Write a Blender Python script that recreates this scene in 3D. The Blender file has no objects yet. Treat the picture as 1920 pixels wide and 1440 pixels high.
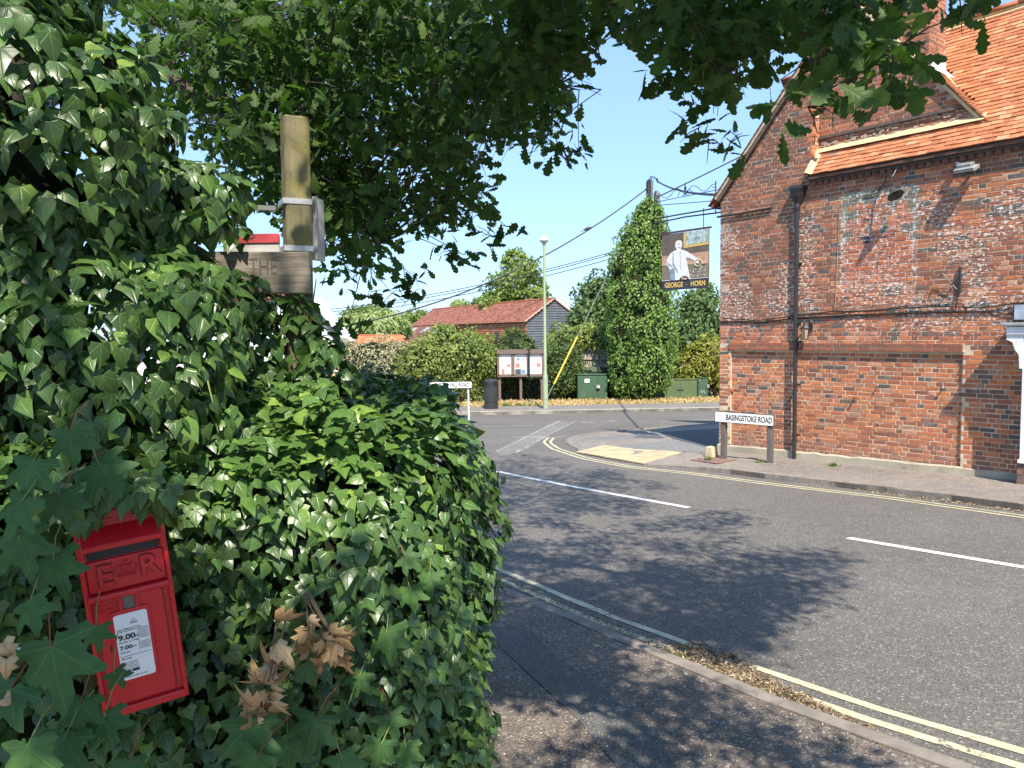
import bpy, bmesh, math, random
import numpy as np
from mathutils import Matrix, Vector
R = math.radians
random.seed(7); rng = np.random.default_rng(7)
scn = bpy.context.scene
COL = scn.collection

# ------------------------------------------------------------------ camera, sky, sun, exposure
F, CX, CY = 1442., 960., 720.
PITCH, ROLL = math.atan(98/1442.), .012
cf = np.array([0, math.cos(PITCH), -math.sin(PITCH)])
_r = np.array([1., 0, 0]); _u = np.cross(_r, cf)
cr = math.cos(ROLL)*_r - math.sin(ROLL)*_u
cu = math.cos(ROLL)*_u + math.sin(ROLL)*_r
cam = bpy.data.objects.new('camera', bpy.data.cameras.new('camera')); COL.objects.link(cam)
cam.data.sensor_width = 36; cam.data.lens = 36*F/1920
cam.data.clip_start = .05; cam.data.clip_end = 3000
cam.matrix_world = Matrix(((cr[0], cu[0], -cf[0], 0), (cr[1], cu[1], -cf[1], 0), (cr[2], cu[2], -cf[2], 0), (0, 0, 0, 1)))
scn.camera = cam
SUN_EL, SUN_H = R(51), np.array([.17, -.985])
SUN_D = np.array([SUN_H[0]*math.cos(SUN_EL), SUN_H[1]*math.cos(SUN_EL), math.sin(SUN_EL)])   # towards the sun
world = bpy.data.worlds.new('World'); scn.world = world; world.use_nodes = True
wn = world.node_tree; bg = wn.nodes['Background']
sky = wn.nodes.new('ShaderNodeTexSky'); sky.sky_type = 'NISHITA'; sky.sun_disc = False
sky.sun_elevation = SUN_EL; sky.sun_rotation = math.atan2(SUN_H[0], SUN_H[1])
sky.air_density = .9; sky.dust_density = .2; sky.ozone_density = 3.2; sky.altitude = 50
_g = wn.nodes.new('ShaderNodeGamma'); _g.inputs[1].default_value = .45; _t = wn.nodes.new('ShaderNodeVectorMath'); _t.operation = 'MULTIPLY'
_t.inputs[1].default_value = (1.10, 1.46, 1.95)
wn.links.new(sky.outputs[0], _g.inputs[0]); wn.links.new(_g.outputs[0], _t.inputs[0]); wn.links.new(_t.outputs[0], bg.inputs[0]); bg.inputs[1].default_value = .133
sun = bpy.data.objects.new('sun', bpy.data.lights.new('sun', 'SUN')); COL.objects.link(sun)
sun.data.energy = 3.6; sun.data.angle = R(.6); sun.data.color = (1, .905, .77)
sun.rotation_euler = Vector(SUN_D).to_track_quat('Z', 'Y').to_euler()
scn.view_settings.view_transform = 'Standard'; scn.view_settings.look = 'None'
scn.view_settings.gamma = 1; scn.view_settings.use_curve_mapping = False
scn.view_settings.exposure = 1.38

# ------------------------------------------------------------------ geometry of the place
def ray(x, y):
    d = cf + (x-CX)/F*cr - (y-CY)/F*cu
    return d/d[1]
def proj(P):
    P = np.asarray(P, float); z = P@cf
    return CX+F*(P@cr)/z, CY-F*(P@cu)/z, z
def at(x, y, Y): return ray(x, y)*Y
def gz(Y):
    if Y < 11: return -1.79-.055*Y
    a = -1.79-.055*11
    if Y < 15: t = Y-11; return a-.055*t+(.055-.026)/8*t*t
    b = a-.055*4+.029/8*16
    if Y < 27: return b-.026*(Y-15)
    if Y < 60: return b-.026*12-.012*(Y-27)
    return b-.026*12-.012*33
def ground(x, y, dz=0):
    d = ray(x, y); lo, hi = .5, 400
    for _ in range(50):
        m = (lo+hi)/2
        if m*d[2]-(gz(m)+dz) > 0: lo = m
        else: hi = m
    return lo*d
UA = np.array([.617, -.787, 0]); UA /= np.linalg.norm(UA)
NA = np.array([-UA[1]*-1, -UA[0], 0]); NA = np.array([UA[1], -UA[0], 0])
WO = np.array([4.26, 15.76, 0])
def W(u, n, z): return WO+UA*u+NA*n+np.array([0, 0, z])
def wgz(u, n=0): return gz(W(u, n, 0)[1])

# ------------------------------------------------------------------ object helpers
def meta(o, label=None, cat=None, group=None, kind=None):
    if label: o['label'] = label
    if cat: o['category'] = cat
    if group: o['group'] = group
    if kind: o['kind'] = kind
    return o
def empty(name, loc, label=None, cat=None, group=None, kind=None, rz=0):
    o = bpy.data.objects.new(name, None); COL.objects.link(o)
    o.location = loc; o.rotation_euler = (0, 0, rz); o.empty_display_size = .1
    return meta(o, label, cat, group, kind)
def put(name, mesh, parent=None, kind=None, label=None, world_space=True):
    o = bpy.data.objects.new(name, mesh); COL.objects.link(o)
    if parent is not None:
        o.parent = parent
        if world_space:
            o.matrix_parent_inverse = pinv(parent)
    if kind: o['kind'] = kind
    if label: o['label'] = label
    return o
_pi = {}
def pinv(p):
    if p.name not in _pi:
        m = Matrix.Identity(4); q = p
        chain = []
        while q is not None: chain.append(q); q = q.parent
        for q in reversed(chain):
            m = m @ q.matrix_parent_inverse @ q.matrix_basis
        _pi[p.name] = m.inverted()
    return _pi[p.name]
class MB:
    def __init__(s): s.v = []; s.f = []; s.m = []; s.k = 0
    def add(s, vs, fs, mi=0):
        o = s.k; vs = [tuple(map(float, v)) for v in vs]
        s.v += vs; s.k += len(vs)
        for f in fs: s.f.append(tuple(i+o for i in f)); s.m.append(mi)
        return s
    def box(s, c, size, ax=None, mi=0, taper=1.0, bevel=0):
        c = np.asarray(c, float); h = np.asarray(size, float)/2
        A = np.eye(3) if ax is None else np.asarray(ax, float)
        if bevel:
            b = bevel; pts = []
            hx, hy, hz = h
            # chamfered box: 24 verts via convex hull
            bm = bmesh.new(); bmesh.ops.create_cube(bm, size=1)
            for v in bm.verts: v.co = Vector((v.co.x*hx*2, v.co.y*hy*2, v.co.z*hz*2))
            bmesh.ops.bevel(bm, geom=bm.edges[:], offset=b, segments=1, affect='EDGES')
            bm.verts.index_update()
            vs = [c+A[0]*v.co.x+A[1]*v.co.y+A[2]*v.co.z for v in bm.verts]
            fs = [[v.index for v in f.verts] for f in bm.faces]; bm.free()
            return s.add(vs, fs, mi)
        vs = []
        for z in (-1, 1):
            t = 1 if z < 0 else taper
            for x, y in ((-1, -1), (1, -1), (1, 1), (-1, 1)):
                vs.append(c+A[0]*x*h[0]*t+A[1]*y*h[1]*t+A[2]*z*h[2])
        return s.add(vs, [(3, 2, 1, 0), (4, 5, 6, 7), (0, 1, 5, 4), (1, 2, 6, 5), (2, 3, 7, 6), (3, 0, 4, 7)], mi)
    def tube(s, pts, r, n=8, mi=0, cap=True):
        pts = [np.asarray(p, float) for p in pts]; N = len(pts)
        if not hasattr(r, '__len__'): r = [r]*N
        t0 = pts[1]-pts[0]; ref = np.array([0, 0, 1.]) if abs(t0[2]) < .9*np.linalg.norm(t0) else np.array([1., 0, 0])
        vs = []
        for i, p in enumerate(pts):
            t = pts[min(i+1, N-1)]-pts[max(i-1, 0)]; t = t/(np.linalg.norm(t)+1e-9)
            a = np.cross(ref, t); a /= np.linalg.norm(a)+1e-9; b = np.cross(t, a)
            for k in range(n):
                q = 2*math.pi*k/n; vs.append(p+r[i]*(a*math.cos(q)+b*math.sin(q)))
        fs = [(i*n+k, i*n+(k+1) % n, (i+1)*n+(k+1) % n, (i+1)*n+k) for i in range(N-1) for k in range(n)]
        if cap: fs += [tuple(range(n-1, -1, -1)), tuple((N-1)*n+k for k in range(n))]
        return s.add(vs, fs, mi)
    def lathe(s, c, prof, n=20, mi=0):
        c = np.asarray(c, float); vs = []; N = len(prof)
        for r, z in prof:
            for k in range(n):
                q = 2*math.pi*k/n; vs.append(c+np.array([r*math.cos(q), r*math.sin(q), z]))
        fs = [(i*n+k, i*n+(k+1) % n, (i+1)*n+(k+1) % n, (i+1)*n+k) for i in range(N-1) for k in range(n)]
        fs += [tuple(range(n-1, -1, -1)), tuple((N-1)*n+k for k in range(n))]
        return s.add(vs, fs, mi)
    def poly(s, pts, normal, depth, mi=0):
        """prism: polygon pts, pushed back by depth along -normal"""
        pts = [np.asarray(p, float) for p in pts]; nrm = np.asarray(normal, float); n = len(pts)
        back = [p-nrm*depth for p in pts]
        return s.add(pts+back, [tuple(range(n)), tuple(range(2*n-1, n-1, -1))]+[(i, n+i, n+(i+1) % n, (i+1) % n) for i in range(n)], mi)
    def build(s, name, mats, parent=None, kind=None, label=None, smooth=False):
        me = bpy.data.meshes.new(name); me.from_pydata(s.v, [], s.f)
        for m in (mats if isinstance(mats, (list, tuple)) else [mats]): me.materials.append(m)
        if any(s.m): me.polygons.foreach_set('material_index', s.m)
        bm = bmesh.new(); bm.from_mesh(me); bmesh.ops.recalc_face_normals(bm, faces=bm.faces[:])
        if smooth:
            for f in bm.faces: f.smooth = True
            for e in bm.edges:
                if len(e.link_faces) == 2 and e.calc_face_angle(0) > R(40): e.smooth = False
        bm.to_mesh(me); bm.free()
        return put(name, me, parent, kind, label)
def npmesh(name, V, Tri, mat, tint=None, uv=None, smooth=True):
    me = bpy.data.meshes.new(name); nv = len(V); nt = len(Tri)
    me.vertices.add(nv); me.vertices.foreach_set('co', np.ascontiguousarray(V, np.float32).ravel())
    me.loops.add(nt*3); me.loops.foreach_set('vertex_index', np.ascontiguousarray(Tri, np.int32).ravel())
    me.polygons.add(nt); me.polygons.foreach_set('loop_start', np.arange(nt, dtype=np.int32)*3)
    me.polygons.foreach_set('loop_total', np.full(nt, 3, np.int32))
    me.polygons.foreach_set('use_smooth', np.full(nt, bool(smooth)))
    me.update(calc_edges=True)
    if tint is not None:
        a = me.attributes.new('tint', 'FLOAT', 'POINT'); a.data.foreach_set('value', np.ascontiguousarray(tint, np.float32))
    if uv is not None:
        u = me.uv_layers.new(name='uv'); u.data.foreach_set('uv', np.ascontiguousarray(uv[Tri.ravel()], np.float32).ravel())
    me.materials.append(mat)
    return me

# ------------------------------------------------------------------ materials
class NT:
    def __init__(s, name):
        s.mat = bpy.data.materials.new(name); s.mat.use_nodes = True
        s.t = s.mat.node_tree; s.b = s.t.nodes['Principled BSDF']; s.out = s.t.nodes['Material Output']
    def n(s, t, **k):
        o = s.t.nodes.new('ShaderNode'+t)
        for a, v in k.items():
            if a.startswith('i_'):
                key = a[2:]; key = int(key) if key.isdigit() else key.replace('_', ' ')
                s.set(o.inputs[key], v)
            else: setattr(o, a, v)
        return o
    def set(s, inp, v):
        if isinstance(v, bpy.types.NodeSocket): s.t.links.new(v, inp)
        elif isinstance(v, bpy.types.Node): s.t.links.new(v.outputs[0], inp)
        else:
            if hasattr(inp.default_value, '__len__') and isinstance(v, tuple) and len(v) == 3 and len(inp.default_value) == 4: v = (*v, 1)
            inp.default_value = v
    def pos(s): return s.n('NewGeometry').outputs['Position']
    def math(s, op, a, b=0., c=None):
        o = s.n('Math', operation=op); s.set(o.inputs[0], a); s.set(o.inputs[1], b)
        if c is not None: s.set(o.inputs[2], c)
        return o.outputs[0]
    def vdot(s, a, v):
        o = s.n('VectorMath', operation='DOT_PRODUCT'); s.set(o.inputs[0], a); o.inputs[1].default_value = v; return o.outputs['Value']
    def noise(s, sc, vec=None, det=3, rough=.55):
        o = s.n('TexNoise'); o.inputs['Scale'].default_value = sc; o.inputs['Detail'].default_value = det; o.inputs['Roughness'].default_value = rough
        s.set(o.inputs['Vector'], vec if vec is not None else s.pos()); return o.outputs[0]
    def voro(s, sc, vec=None, out='Color', feat='F1'):
        o = s.n('TexVoronoi', feature=feat); o.inputs['Scale'].default_value = sc
        s.set(o.inputs['Vector'], vec if vec is not None else s.pos()); return o.outputs[out]
    def scale(s, vec, v):
        o = s.n('VectorMath', operation='MULTIPLY'); s.set(o.inputs[0], vec); o.inputs[1].default_value = v; return o.outputs[0]
    def step(s, v, lo, hi):
        o = s.n('MapRange', interpolation_type='SMOOTHSTEP'); s.set(o.inputs['Value'], v)
        o.inputs['From Min'].default_value = lo; o.inputs['From Max'].default_value = hi; return o.outputs[0]
    def ramp(s, v, stops, interp='LINEAR'):
        o = s.n('ValToRGB'); s.set(o.inputs[0], v); r = o.color_ramp; r.interpolation = interp
        while len(r.elements) < len(stops): r.elements.new(.5)
        for e, (p, c) in zip(r.elements, stops): e.position = p; e.color = (*c, 1)
        return o.outputs[0]
    def mix(s, f, a, b, mode='MIX'):
        o = s.n('MixRGB', blend_type=mode); s.set(o.inputs[0], f); s.set(o.inputs[1], a); s.set(o.inputs[2], b); return o.outputs[0]
    def bump(s, h, strength=.3, dist=.01):
        o = s.n('Bump'); o.inputs['Strength'].default_value = strength; o.inputs['Distance'].default_value = dist
        s.set(o.inputs['Height'], h); s.t.links.new(o.outputs[0], s.b.inputs['Normal']); return o
    def fin(s, col, rough=.6, metal=0., spec=.5):
        s.set(s.b.inputs['Base Color'], col); s.set(s.b.inputs['Roughness'], rough)
        s.b.inputs['Metallic'].default_value = metal; s.b.inputs['Specular IOR Level'].default_value = spec
        return s.mat
def simple(name, c, rough=.6, metal=0., var=.25, sc=8., grime=0., spec=.5, bump=0.):
    m = NT(name); n = m.noise(sc, det=5)
    c2 = tuple(x*(1-var) for x in c); c3 = tuple(min(1, x*(1+var*.5)) for x in c)
    col = m.ramp(n, [(.3, c2), (.7, c3)])
    if grime:
        g = m.step(m.noise(sc*2.3, det=6, rough=.7), .52, .72)
        col = m.mix(m.math('MULTIPLY', g, grime), col, (.09, .07, .05))
    if bump: m.bump(m.noise(sc*12), bump, .003)
    return m.fin(col, m.math('ADD', m.math('MULTIPLY', n, .2), rough-.1), metal, spec)

def asphalt(name, lo, hi, speck=.5, red=0., speck_col=(.42, .38, .32), sc=95, blotch=.35):
    m = NT(name); p = m.pos()
    big = m.noise(.45, p, 5, .6); mid = m.noise(5, p, 4, .6)
    col = m.ramp(m.math('MULTIPLY_ADD', big, .6, m.math('MULTIPLY', mid, .4)), [(.36, lo), (.64, hi)])
    cell = m.voro(sc, p)
    sep = m.n('SeparateColor'); m.set(sep.inputs[0], cell)
    dark = m.ramp(sep.outputs[0], [(0, (.66, .66, .67)), (.5, (.97, .96, .95)), (1, (1.34, 1.31, 1.27))])
    col = m.mix(1., col, dark, 'MULTIPLY')
    sp = m.math('MULTIPLY', m.math('GREATER_THAN', sep.outputs[1], 1-.10*speck), .7)
    col = m.mix(sp, col, speck_col)
    if blotch:
        st = m.step(m.noise(1.7, p, 6, .7), .56, .75)
        col = m.mix(m.math('MULTIPLY', st, blotch), col, tuple(x*.55 for x in lo))
    h = m.math('ADD', m.voro(sc, p, 'Distance'), m.math('MULTIPLY', m.noise(sc*1.7, p, 2), .6))
    m.bump(h, .75, .006)
    return m.fin(col, .82, 0, .35)
M = {}
M['road'] = asphalt('road_asphalt', (.112, .105, .097), (.148, .139, .127), .4)
M['pave_near'] = asphalt('pavement_asphalt_worn', (.125, .108, .095), (.195, .165, .14), .8, sc=85, speck_col=(.42, .37, .3), blotch=.5)
M['pave_patch'] = asphalt('pavement_patch', (.105, .108, .108), (.132, .135, .134), .15, sc=120, blotch=.1)
M['pave_far'] = asphalt('pavement_far', (.16, .152, .145), (.22, .205, .19), .5)
M['pave_pub'] = asphalt('pavement_pub', (.14, .135, .13), (.27, .235, .2), .8, speck_col=(.5, .42, .35), blotch=.3)
M['pave_dark'] = asphalt('pavement_shadow', (.075, .082, .09), (.1, .107, .115), .2)  # darkened asphalt for the patches in the pub's shadow
M['pave_grey'] = asphalt('pavement_grey_crossover', (.15, .155, .155), (.2, .205, .2), .3)
M['tactile'] = simple('buff_paving', (.5, .4, .24), .85, var=.25, sc=3, grime=.35, bump=.3)
M['kerb'] = simple('kerb_concrete', (.23, .2, .17), .85, var=.3, sc=7, grime=.35, bump=.5)
M['kerb_far'] = simple('kerb_concrete_pale', (.38, .35, .3), .85, var=.25, sc=5, grime=.25, bump=.3)
M['dirt'] = simple('dry_earth', (.28, .2, .13), .95, var=.45, sc=4, grime=.5, bump=.6)
M['field'] = simple('field_grass', (.07, .1, .03), .95, var=.5, sc=1.2)
def paintline(name, c, wear):
    m = NT(name); p = m.pos()
    w = m.step(m.math('ADD', m.math('MULTIPLY', m.noise(38, p, 4, .7), .6), m.math('MULTIPLY', m.noise(3.5, p, 4, .6), .4)), wear-.05, wear+.05)
    base = m.ramp(m.noise(9, p), [(.3, tuple(x*.75 for x in c)), (.7, c)])
    col = m.mix(w, (.14, .13, .125), base)
    m.bump(m.noise(140, p, 2), .5, .003)
    return m.fin(col, .75, 0, .3)
M['white_line'] = paintline('white_road_paint', (.72, .72, .7), .36)
M['white_worn'] = paintline('worn_white_road_paint', (.45, .44, .42), .5)
M['yellow_line'] = paintline('yellow_road_paint', (.66, .6, .37), .42)
M['yellow_faded'] = paintline('faded_yellow_road_paint', (.6, .57, .4), .45)
M['cream_line'] = paintline('cream_road_paint', (.58, .53, .33), .42)

# brick: colour comes from the per-brick tint, white paint flecks and the old painted panel from wall position
def brickmat(name='old_red_brick', mortar=False):
    m = NT(name); p = m.pos()
    u = m.math('SUBTRACT', m.vdot(p, tuple(UA)), float(WO@UA))
    sz = m.n('SeparateXYZ'); m.set(sz.inputs[0], p); z = sz.outputs[2]
    def band(v, lo, hi, s=.04):
        return m.math('MULTIPLY', m.step(v, lo-s, lo+s), m.math('SUBTRACT', 1, m.step(v, hi-s, hi+s)))
    panel = m.math('MULTIPLY', band(u, 2.57, 3.89, .03), band(z, .66, 2.34, .03))
    inner = m.math('MULTIPLY', band(u, 2.66, 3.80, .03), band(z, .74, 2.26, .03))
    edge = m.math('SUBTRACT', panel, inner)
    if mortar:
        col = m.ramp(m.noise(6, p, 4), [(.3, (.5, .41, .29)), (.7, (.72, .62, .46))])
        low = m.math('SUBTRACT', 1, m.step(z, -.5, .1))
        col = m.mix(m.math('SUBTRACT', 1, m.math('MULTIPLY', low, .7)), col, m.ramp(m.noise(3, p, 4), [(.35, (.3, .22, .17)), (.65, (.52, .43, .33))]))
        col = m.mix(m.math('MULTIPLY', panel, m.step(m.noise(9, p, 4), .46, .6)), col, (.7, .67, .62))
        m.bump(m.noise(60, p), .6, .004)
        return m.fin(col, .92, 0, .2)
    at_ = m.n('Attribute', attribute_name='tint').outputs['Fac']
    base = m.ramp(at_, [(0, (.095, .092, .09)), (.09, (.13, .12, .11)), (.12, (.2, .10, .07)), (.3, (.27, .105, .065)), (.5, (.37, .135, .075)),
                        (.68, (.46, .17, .08)), (.84, (.54, .21, .09)), (.93, (.34, .2, .14)), (1, (.56, .27, .18))])
    base = m.mix(1., base, m.ramp(m.noise(34, p, 5, .7), [(.25, (.62, .6, .58)), (.5, (1.0, .98, .95)), (.75, (1.35, 1.26, 1.15))]), 'MULTIPLY')
    # broad weathering: sooty upper left, orange patches low down
    soot = m.math('MULTIPLY', m.step(m.noise(.9, p, 4), .38, .62), m.math('ADD', m.math('MULTIPLY', m.step(z, -.3, 1.2), .24), .05))
    soot = m.math('ADD', soot, m.math('MULTIPLY', m.math('MULTIPLY', m.step(z, -.2, .5), m.math('SUBTRACT', 1, m.step(u, 1.7, 2.1))), .18))
    base = m.mix(soot, base, (.13, .085, .065))
    # damp paler salt bloom
    bloom = m.math('MULTIPLY', m.step(m.noise(2.3, p, 6, .7), .55, .7), m.math('SUBTRACT', 1, m.step(z, -.9, -.2)))
    base = m.mix(m.math('MULTIPLY', bloom, .42), base, (.42, .27, .23))
    foot = m.math('SUBTRACT', 1, m.step(z, -2.4, -1.7))
    base = m.mix(m.math('MULTIPLY', foot, .5), base, (.27, .15, .115))
    # white paint remains, horizontally dragged flecks
    st = m.n('CombineXYZ'); m.set(st.inputs[0], m.math('MULTIPLY', u, 15)); m.set(st.inputs[1], m.math('MULTIPLY', z, 24))
    fl = m.noise(1.0, st.outputs[0], 6, .72)
    zone = m.math('MULTIPLY', m.step(z, -.45, .1), m.step(m.noise(1.1, p, 3), .34, .54))
    zone = m.math('MULTIPLY', zone, m.math('SUBTRACT', 1, m.math('MULTIPLY', band(u, 2.1, 2.5, .1), .5)))
    zone = m.math('MULTIPLY', zone, m.math('SUBTRACT', 1, m.math('MULTIPLY', m.step(z, 1.9, 2.4), .75)))
    zone = m.math('MAXIMUM', zone, m.math('MULTIPLY', m.step(m.noise(.8, p, 3), .6, .66), .35))
    fleck = m.math('MULTIPLY', m.step(m.math('ADD', fl, m.math('MULTIPLY', zone, .105)), .64, .66), zone)
    base = m.mix(m.math('MULTIPLY', fleck, .85), base, (.78, .69, .62))
    # old painted panel: orange bricks, dark green and black paint left at the top and right, pale border
    base = m.mix(m.math('MULTIPLY', inner, .45), base, (.5, .13, .05))
    tl = m.math('ADD', m.noise(4.2, p, 4, .6), m.math('MULTIPLY', m.math('SUBTRACT', z, 1.5), .28))
    gp = m.math('MULTIPLY', panel, m.step(tl, .6, .63))
    base = m.mix(m.math('MULTIPLY', gp, .9), base, (.13, .16, .13))
    bk = m.math('MULTIPLY', m.math('MULTIPLY', inner, m.step(m.noise(5.5, m.scale(p, (1, 1, 1.6)), 4, .6), .56, .6)), m.math('MULTIPLY', band(u, 2.9, 3.7, .15), band(z, 1.05, 1.95, .15)))
    base = m.mix(bk, base, (.035, .045, .06))
    wf = m.math('MULTIPLY', panel, m.step(m.noise(16, p, 5, .7), .57, .62))
    wf = m.math('MAXIMUM', wf, m.math('MULTIPLY', edge, m.step(m.noise(14, p, 5, .7), .52, .58)))
    base = m.mix(m.math('MULTIPLY', wf, .8), base, (.66, .66, .63))
    m.bump(m.noise(55, p, 5, .65), .8, .006)
    return m.fin(base, .88, 0, .25)
M['brick'] = brickmat(); M['mortar'] = brickmat('lime_mortar', True)
M['render'] = simple('cement_plinth', (.40, .36, .27), .9, var=.25, sc=2.2, grime=.35, bump=.4)
def tilemat(name, stops, soot=.3):
    m = NT(name); p = m.pos()
    a = m.n('Attribute', attribute_name='tint').outputs['Fac']
    c = m.ramp(a, stops)
    c = m.mix(1., c, m.ramp(m.noise(22, p, 5, .7), [(.3, (.7, .7, .7)), (.7, (1.15, 1.1, 1.05))]), 'MULTIPLY')
    c = m.mix(m.math('MULTIPLY', m.step(m.noise(3, p, 5), .55, .75), soot), c, (.16, .09, .06))
    m.bump(m.noise(70, p), .5, .003)
    return m.fin(c, .85, 0, .25)
M['tile'] = tilemat('clay_roof_tile', [(0, (.34, .13, .065)), (.4, (.47, .18, .085)), (.8, (.54, .22, .11)), (.97, (.58, .3, .17)), (1, (.27, .16, .14))], .2)
M['tile_brown'] = tilemat('brown_roof_tile', [(0, (.2, .085, .06)), (.5, (.32, .13, .095)), (1, (.42, .18, .13))], .3)
M['cream_mortar'] = simple('yellow_mortar', (.62, .47, .26), .9, var=.3, sc=10, grime=.3, bump=.6)
M['lead'] = simple('lead_flashing', (.62, .62, .66), .5, var=.2, sc=6)
M['black_iron'] = simple('black_iron', (.025, .025, .027), .4, 0., var=.3, sc=20, spec=.6, grime=.1)
M['cable'] = simple('black_cable', (.02, .018, .018), .6, var=.2)
M['pale_cable'] = simple('pale_cable', (.32, .24, .17), .6)
M['grey_metal'] = simple('grey_metal', (.3, .3, .29), .5, .3, grime=.4)
M['white_paint'] = simple('white_paint', (.74, .74, .74), .55, var=.08, grime=.08)
M['sign_white'] = simple('sign_white', (.76, .76, .74), .5, var=.05, grime=.04)
M['black'] = simple('black_paint', (.015, .015, .016), .5)
M['glass'] = simple('dark_glass', (.03, .035, .04), .12, spec=.8)
M['frost'] = simple('pale_blue_glass', (.34, .4, .47), .25, spec=.7, var=.3)
def woodmat(name, a, b, axis=(1, 1, 14), algae=None):
    m = NT(name); p = m.scale(m.pos(), axis)
    n = m.noise(5, p, 6, .65)
    c = m.ramp(n, [(.28, a), (.5, tuple((x+y)/2 for x, y in zip(a, b))), (.72, b)])
    if algae: c = m.mix(m.math('MULTIPLY', m.step(m.noise(7, None, 5, .65), .42, .66), .8), c, algae)
    c = m.mix(m.math('MULTIPLY', m.step(m.noise(40, m.scale(m.pos(), axis), 3), .62, .7), .6), c, tuple(x*.3 for x in a))
    m.bump(m.noise(26, p, 5, .7), .9, .006)
    return m.fin(c, .9, 0, .15)
M['post'] = woodmat('mossy_timber', (.16, .15, .09), (.3, .26, .15), (12, 12, 1), (.3, .27, .08))
M['board'] = woodmat('grey_weathered_board', (.13, .11, .085), (.36, .32, .26), (1, 1, 12))
M['signpost'] = woodmat('grey_brown_post', (.08, .075, .07), (.17, .155, .14), (12, 12, 1))
M['notice_wood'] = woodmat('brown_stained_timber', (.13, .095, .08), (.2, .155, .13), (1, 1, 8))
M['bark'] = woodmat('bark', (.05, .04, .03), (.13, .105, .08), (6, 6, 2))
M['twig'] = simple('twig', (.16, .1, .065), .85, var=.4)
M['green_stem'] = simple('green_stem', (.2, .24, .07), .6)
M['red_stem'] = simple('red_stem', (.26, .07, .05), .6)
M['weatherboard'] = simple('black_weatherboard', (.09, .1, .115), .6, var=.3, sc=1.5)
M['green_box'] = simple('green_cabinet_paint', (.045, .1, .055), .5, var=.12, sc=2, grime=.12)
M['olive_box'] = simple('olive_cabinet_paint', (.09, .13, .055), .5, var=.15, sc=2, grime=.15)
M['dark_green'] = simple('dark_green_paint', (.03, .09, .05), .5, var=.12)
M['lamp_green'] = simple('pale_green_paint', (.3, .38, .24), .6, var=.1, sc=2, grime=.2)
M['lamp_top'] = simple('galvanised_grey', (.46, .48, .44), .5)
M['stone'] = simple('pale_stone', (.5, .4, .26), .9, var=.3, sc=8, bump=.6)
def leafmat(name, stops, trans=.3, rough=.35, vein=None, spec=.5, spots=0., veinc=(.35, .42, .2), tcol=(1.0, 1.25, .5), vw=.022, dirs=(0, .75, 1.75)):
    m = NT(name); a = m.n('Attribute', attribute_name='tint').outputs['Fac']
    c = m.ramp(a, stops)
    c = m.mix(1., c, m.ramp(m.noise(30, None, 3), [(.3, (.75, .78, .75)), (.7, (1.15, 1.12, 1.1))]), 'MULTIPLY')
    if vein:
        uv = m.n('UVMap', uv_map='uv').outputs[0]; s = m.n('SeparateXYZ'); m.set(s.inputs[0], uv)
        x = m.math('ABSOLUTE', s.outputs[0]); y = s.outputs[1]; d = None
        for t in dirs:
            k = m.math('ABSOLUTE', m.math('SUBTRACT', m.math('MULTIPLY', x, math.cos(t)), m.math('MULTIPLY', y, math.sin(t))))
            back = m.math('LESS_THAN', m.math('ADD', m.math('MULTIPLY', x, math.sin(t)), m.math('MULTIPLY', y, math.cos(t))), 0)
            k = m.math('ADD', k, back); d = k if d is None else m.math('MINIMUM', d, k)
        if vein == 'pinnate':
            k = m.math('ABSOLUTE', m.math('SUBTRACT', m.math('FRACT', m.math('MULTIPLY', m.math('SUBTRACT', y, m.math('MULTIPLY', x, .8)), 5.5)), .5))
            d = m.math('MINIMUM', x, m.math('ADD', m.math('MULTIPLY', k, .2), .006))
        v = m.math('SUBTRACT', 1, m.step(d, vw*.35, vw))
        c = m.mix(m.math('MULTIPLY', v, .45), c, veinc)
        m.bump(m.math('MULTIPLY', m.step(d, 0, vw*3), 1.), .5, .0015)
    if spots: c = m.mix(m.step(m.noise(24, None, 4, .6), .735-spots*.05, .75), c, (.75, .75, .7))
    m.fin(c, m.math('ADD', rough-.08, m.math('MULTIPLY', m.noise(12), .16)), 0, spec)
    tr = m.n('BsdfTranslucent'); m.set(tr.inputs[0], m.mix(1., c, tcol, 'MULTIPLY'))
    mx = m.n('MixShader'); mx.inputs[0].default_value = trans
    m.t.links.new(m.b.outputs[0], mx.inputs[1]); m.t.links.new(tr.outputs[0], mx.inputs[2]); m.t.links.new(mx.outputs[0], m.out.inputs[0])
    return m.mat
M['ivy'] = leafmat('ivy_leaf', [(0, (.04, .085, .026)), (.45, (.065, .135, .034)), (.8, (.11, .21, .045)), (.95, (.18, .30, .055)), (1, (.24, .36, .07))], .25, .33, 'palmate', .5, veinc=(.2, .3, .1), vw=.017)
M['oak'] = leafmat('oak_leaf', [(0, (.04, .085, .024)), (.6, (.075, .145, .034)), (1, (.15, .24, .05))], .42, .55, 'pinnate', .3, veinc=(.12, .2, .06))
M['maple'] = leafmat('sycamore_leaf', [(0, (.045, .105, .035)), (.6, (.06, .135, .038)), (1, (.085, .175, .045))], .2, .55, 'palmate', .25, spots=.6, veinc=(.15, .24, .08), vw=.012, dirs=(0, .8, 1.7))
M['dead'] = leafmat('dead_leaf', [(0, (.36, .21, .1)), (.5, (.58, .38, .19)), (1, (.7, .52, .31))], .25, .8, 'palmate', .15, veinc=(.3, .18, .09), tcol=(1.1, .9, .6), dirs=(0, .8, 1.7))
M['ivy_far'] = leafmat('ivy_far', [(0, (.09, .165, .035)), (.5, (.18, .3, .065)), (1, (.31, .45, .11))], .3, .6)
M['bush_a'] = leafmat('shrub_green', [(0, (.11, .16, .035)), (.5, (.21, .28, .065)), (1, (.34, .39, .11))], .35, .6)
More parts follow.
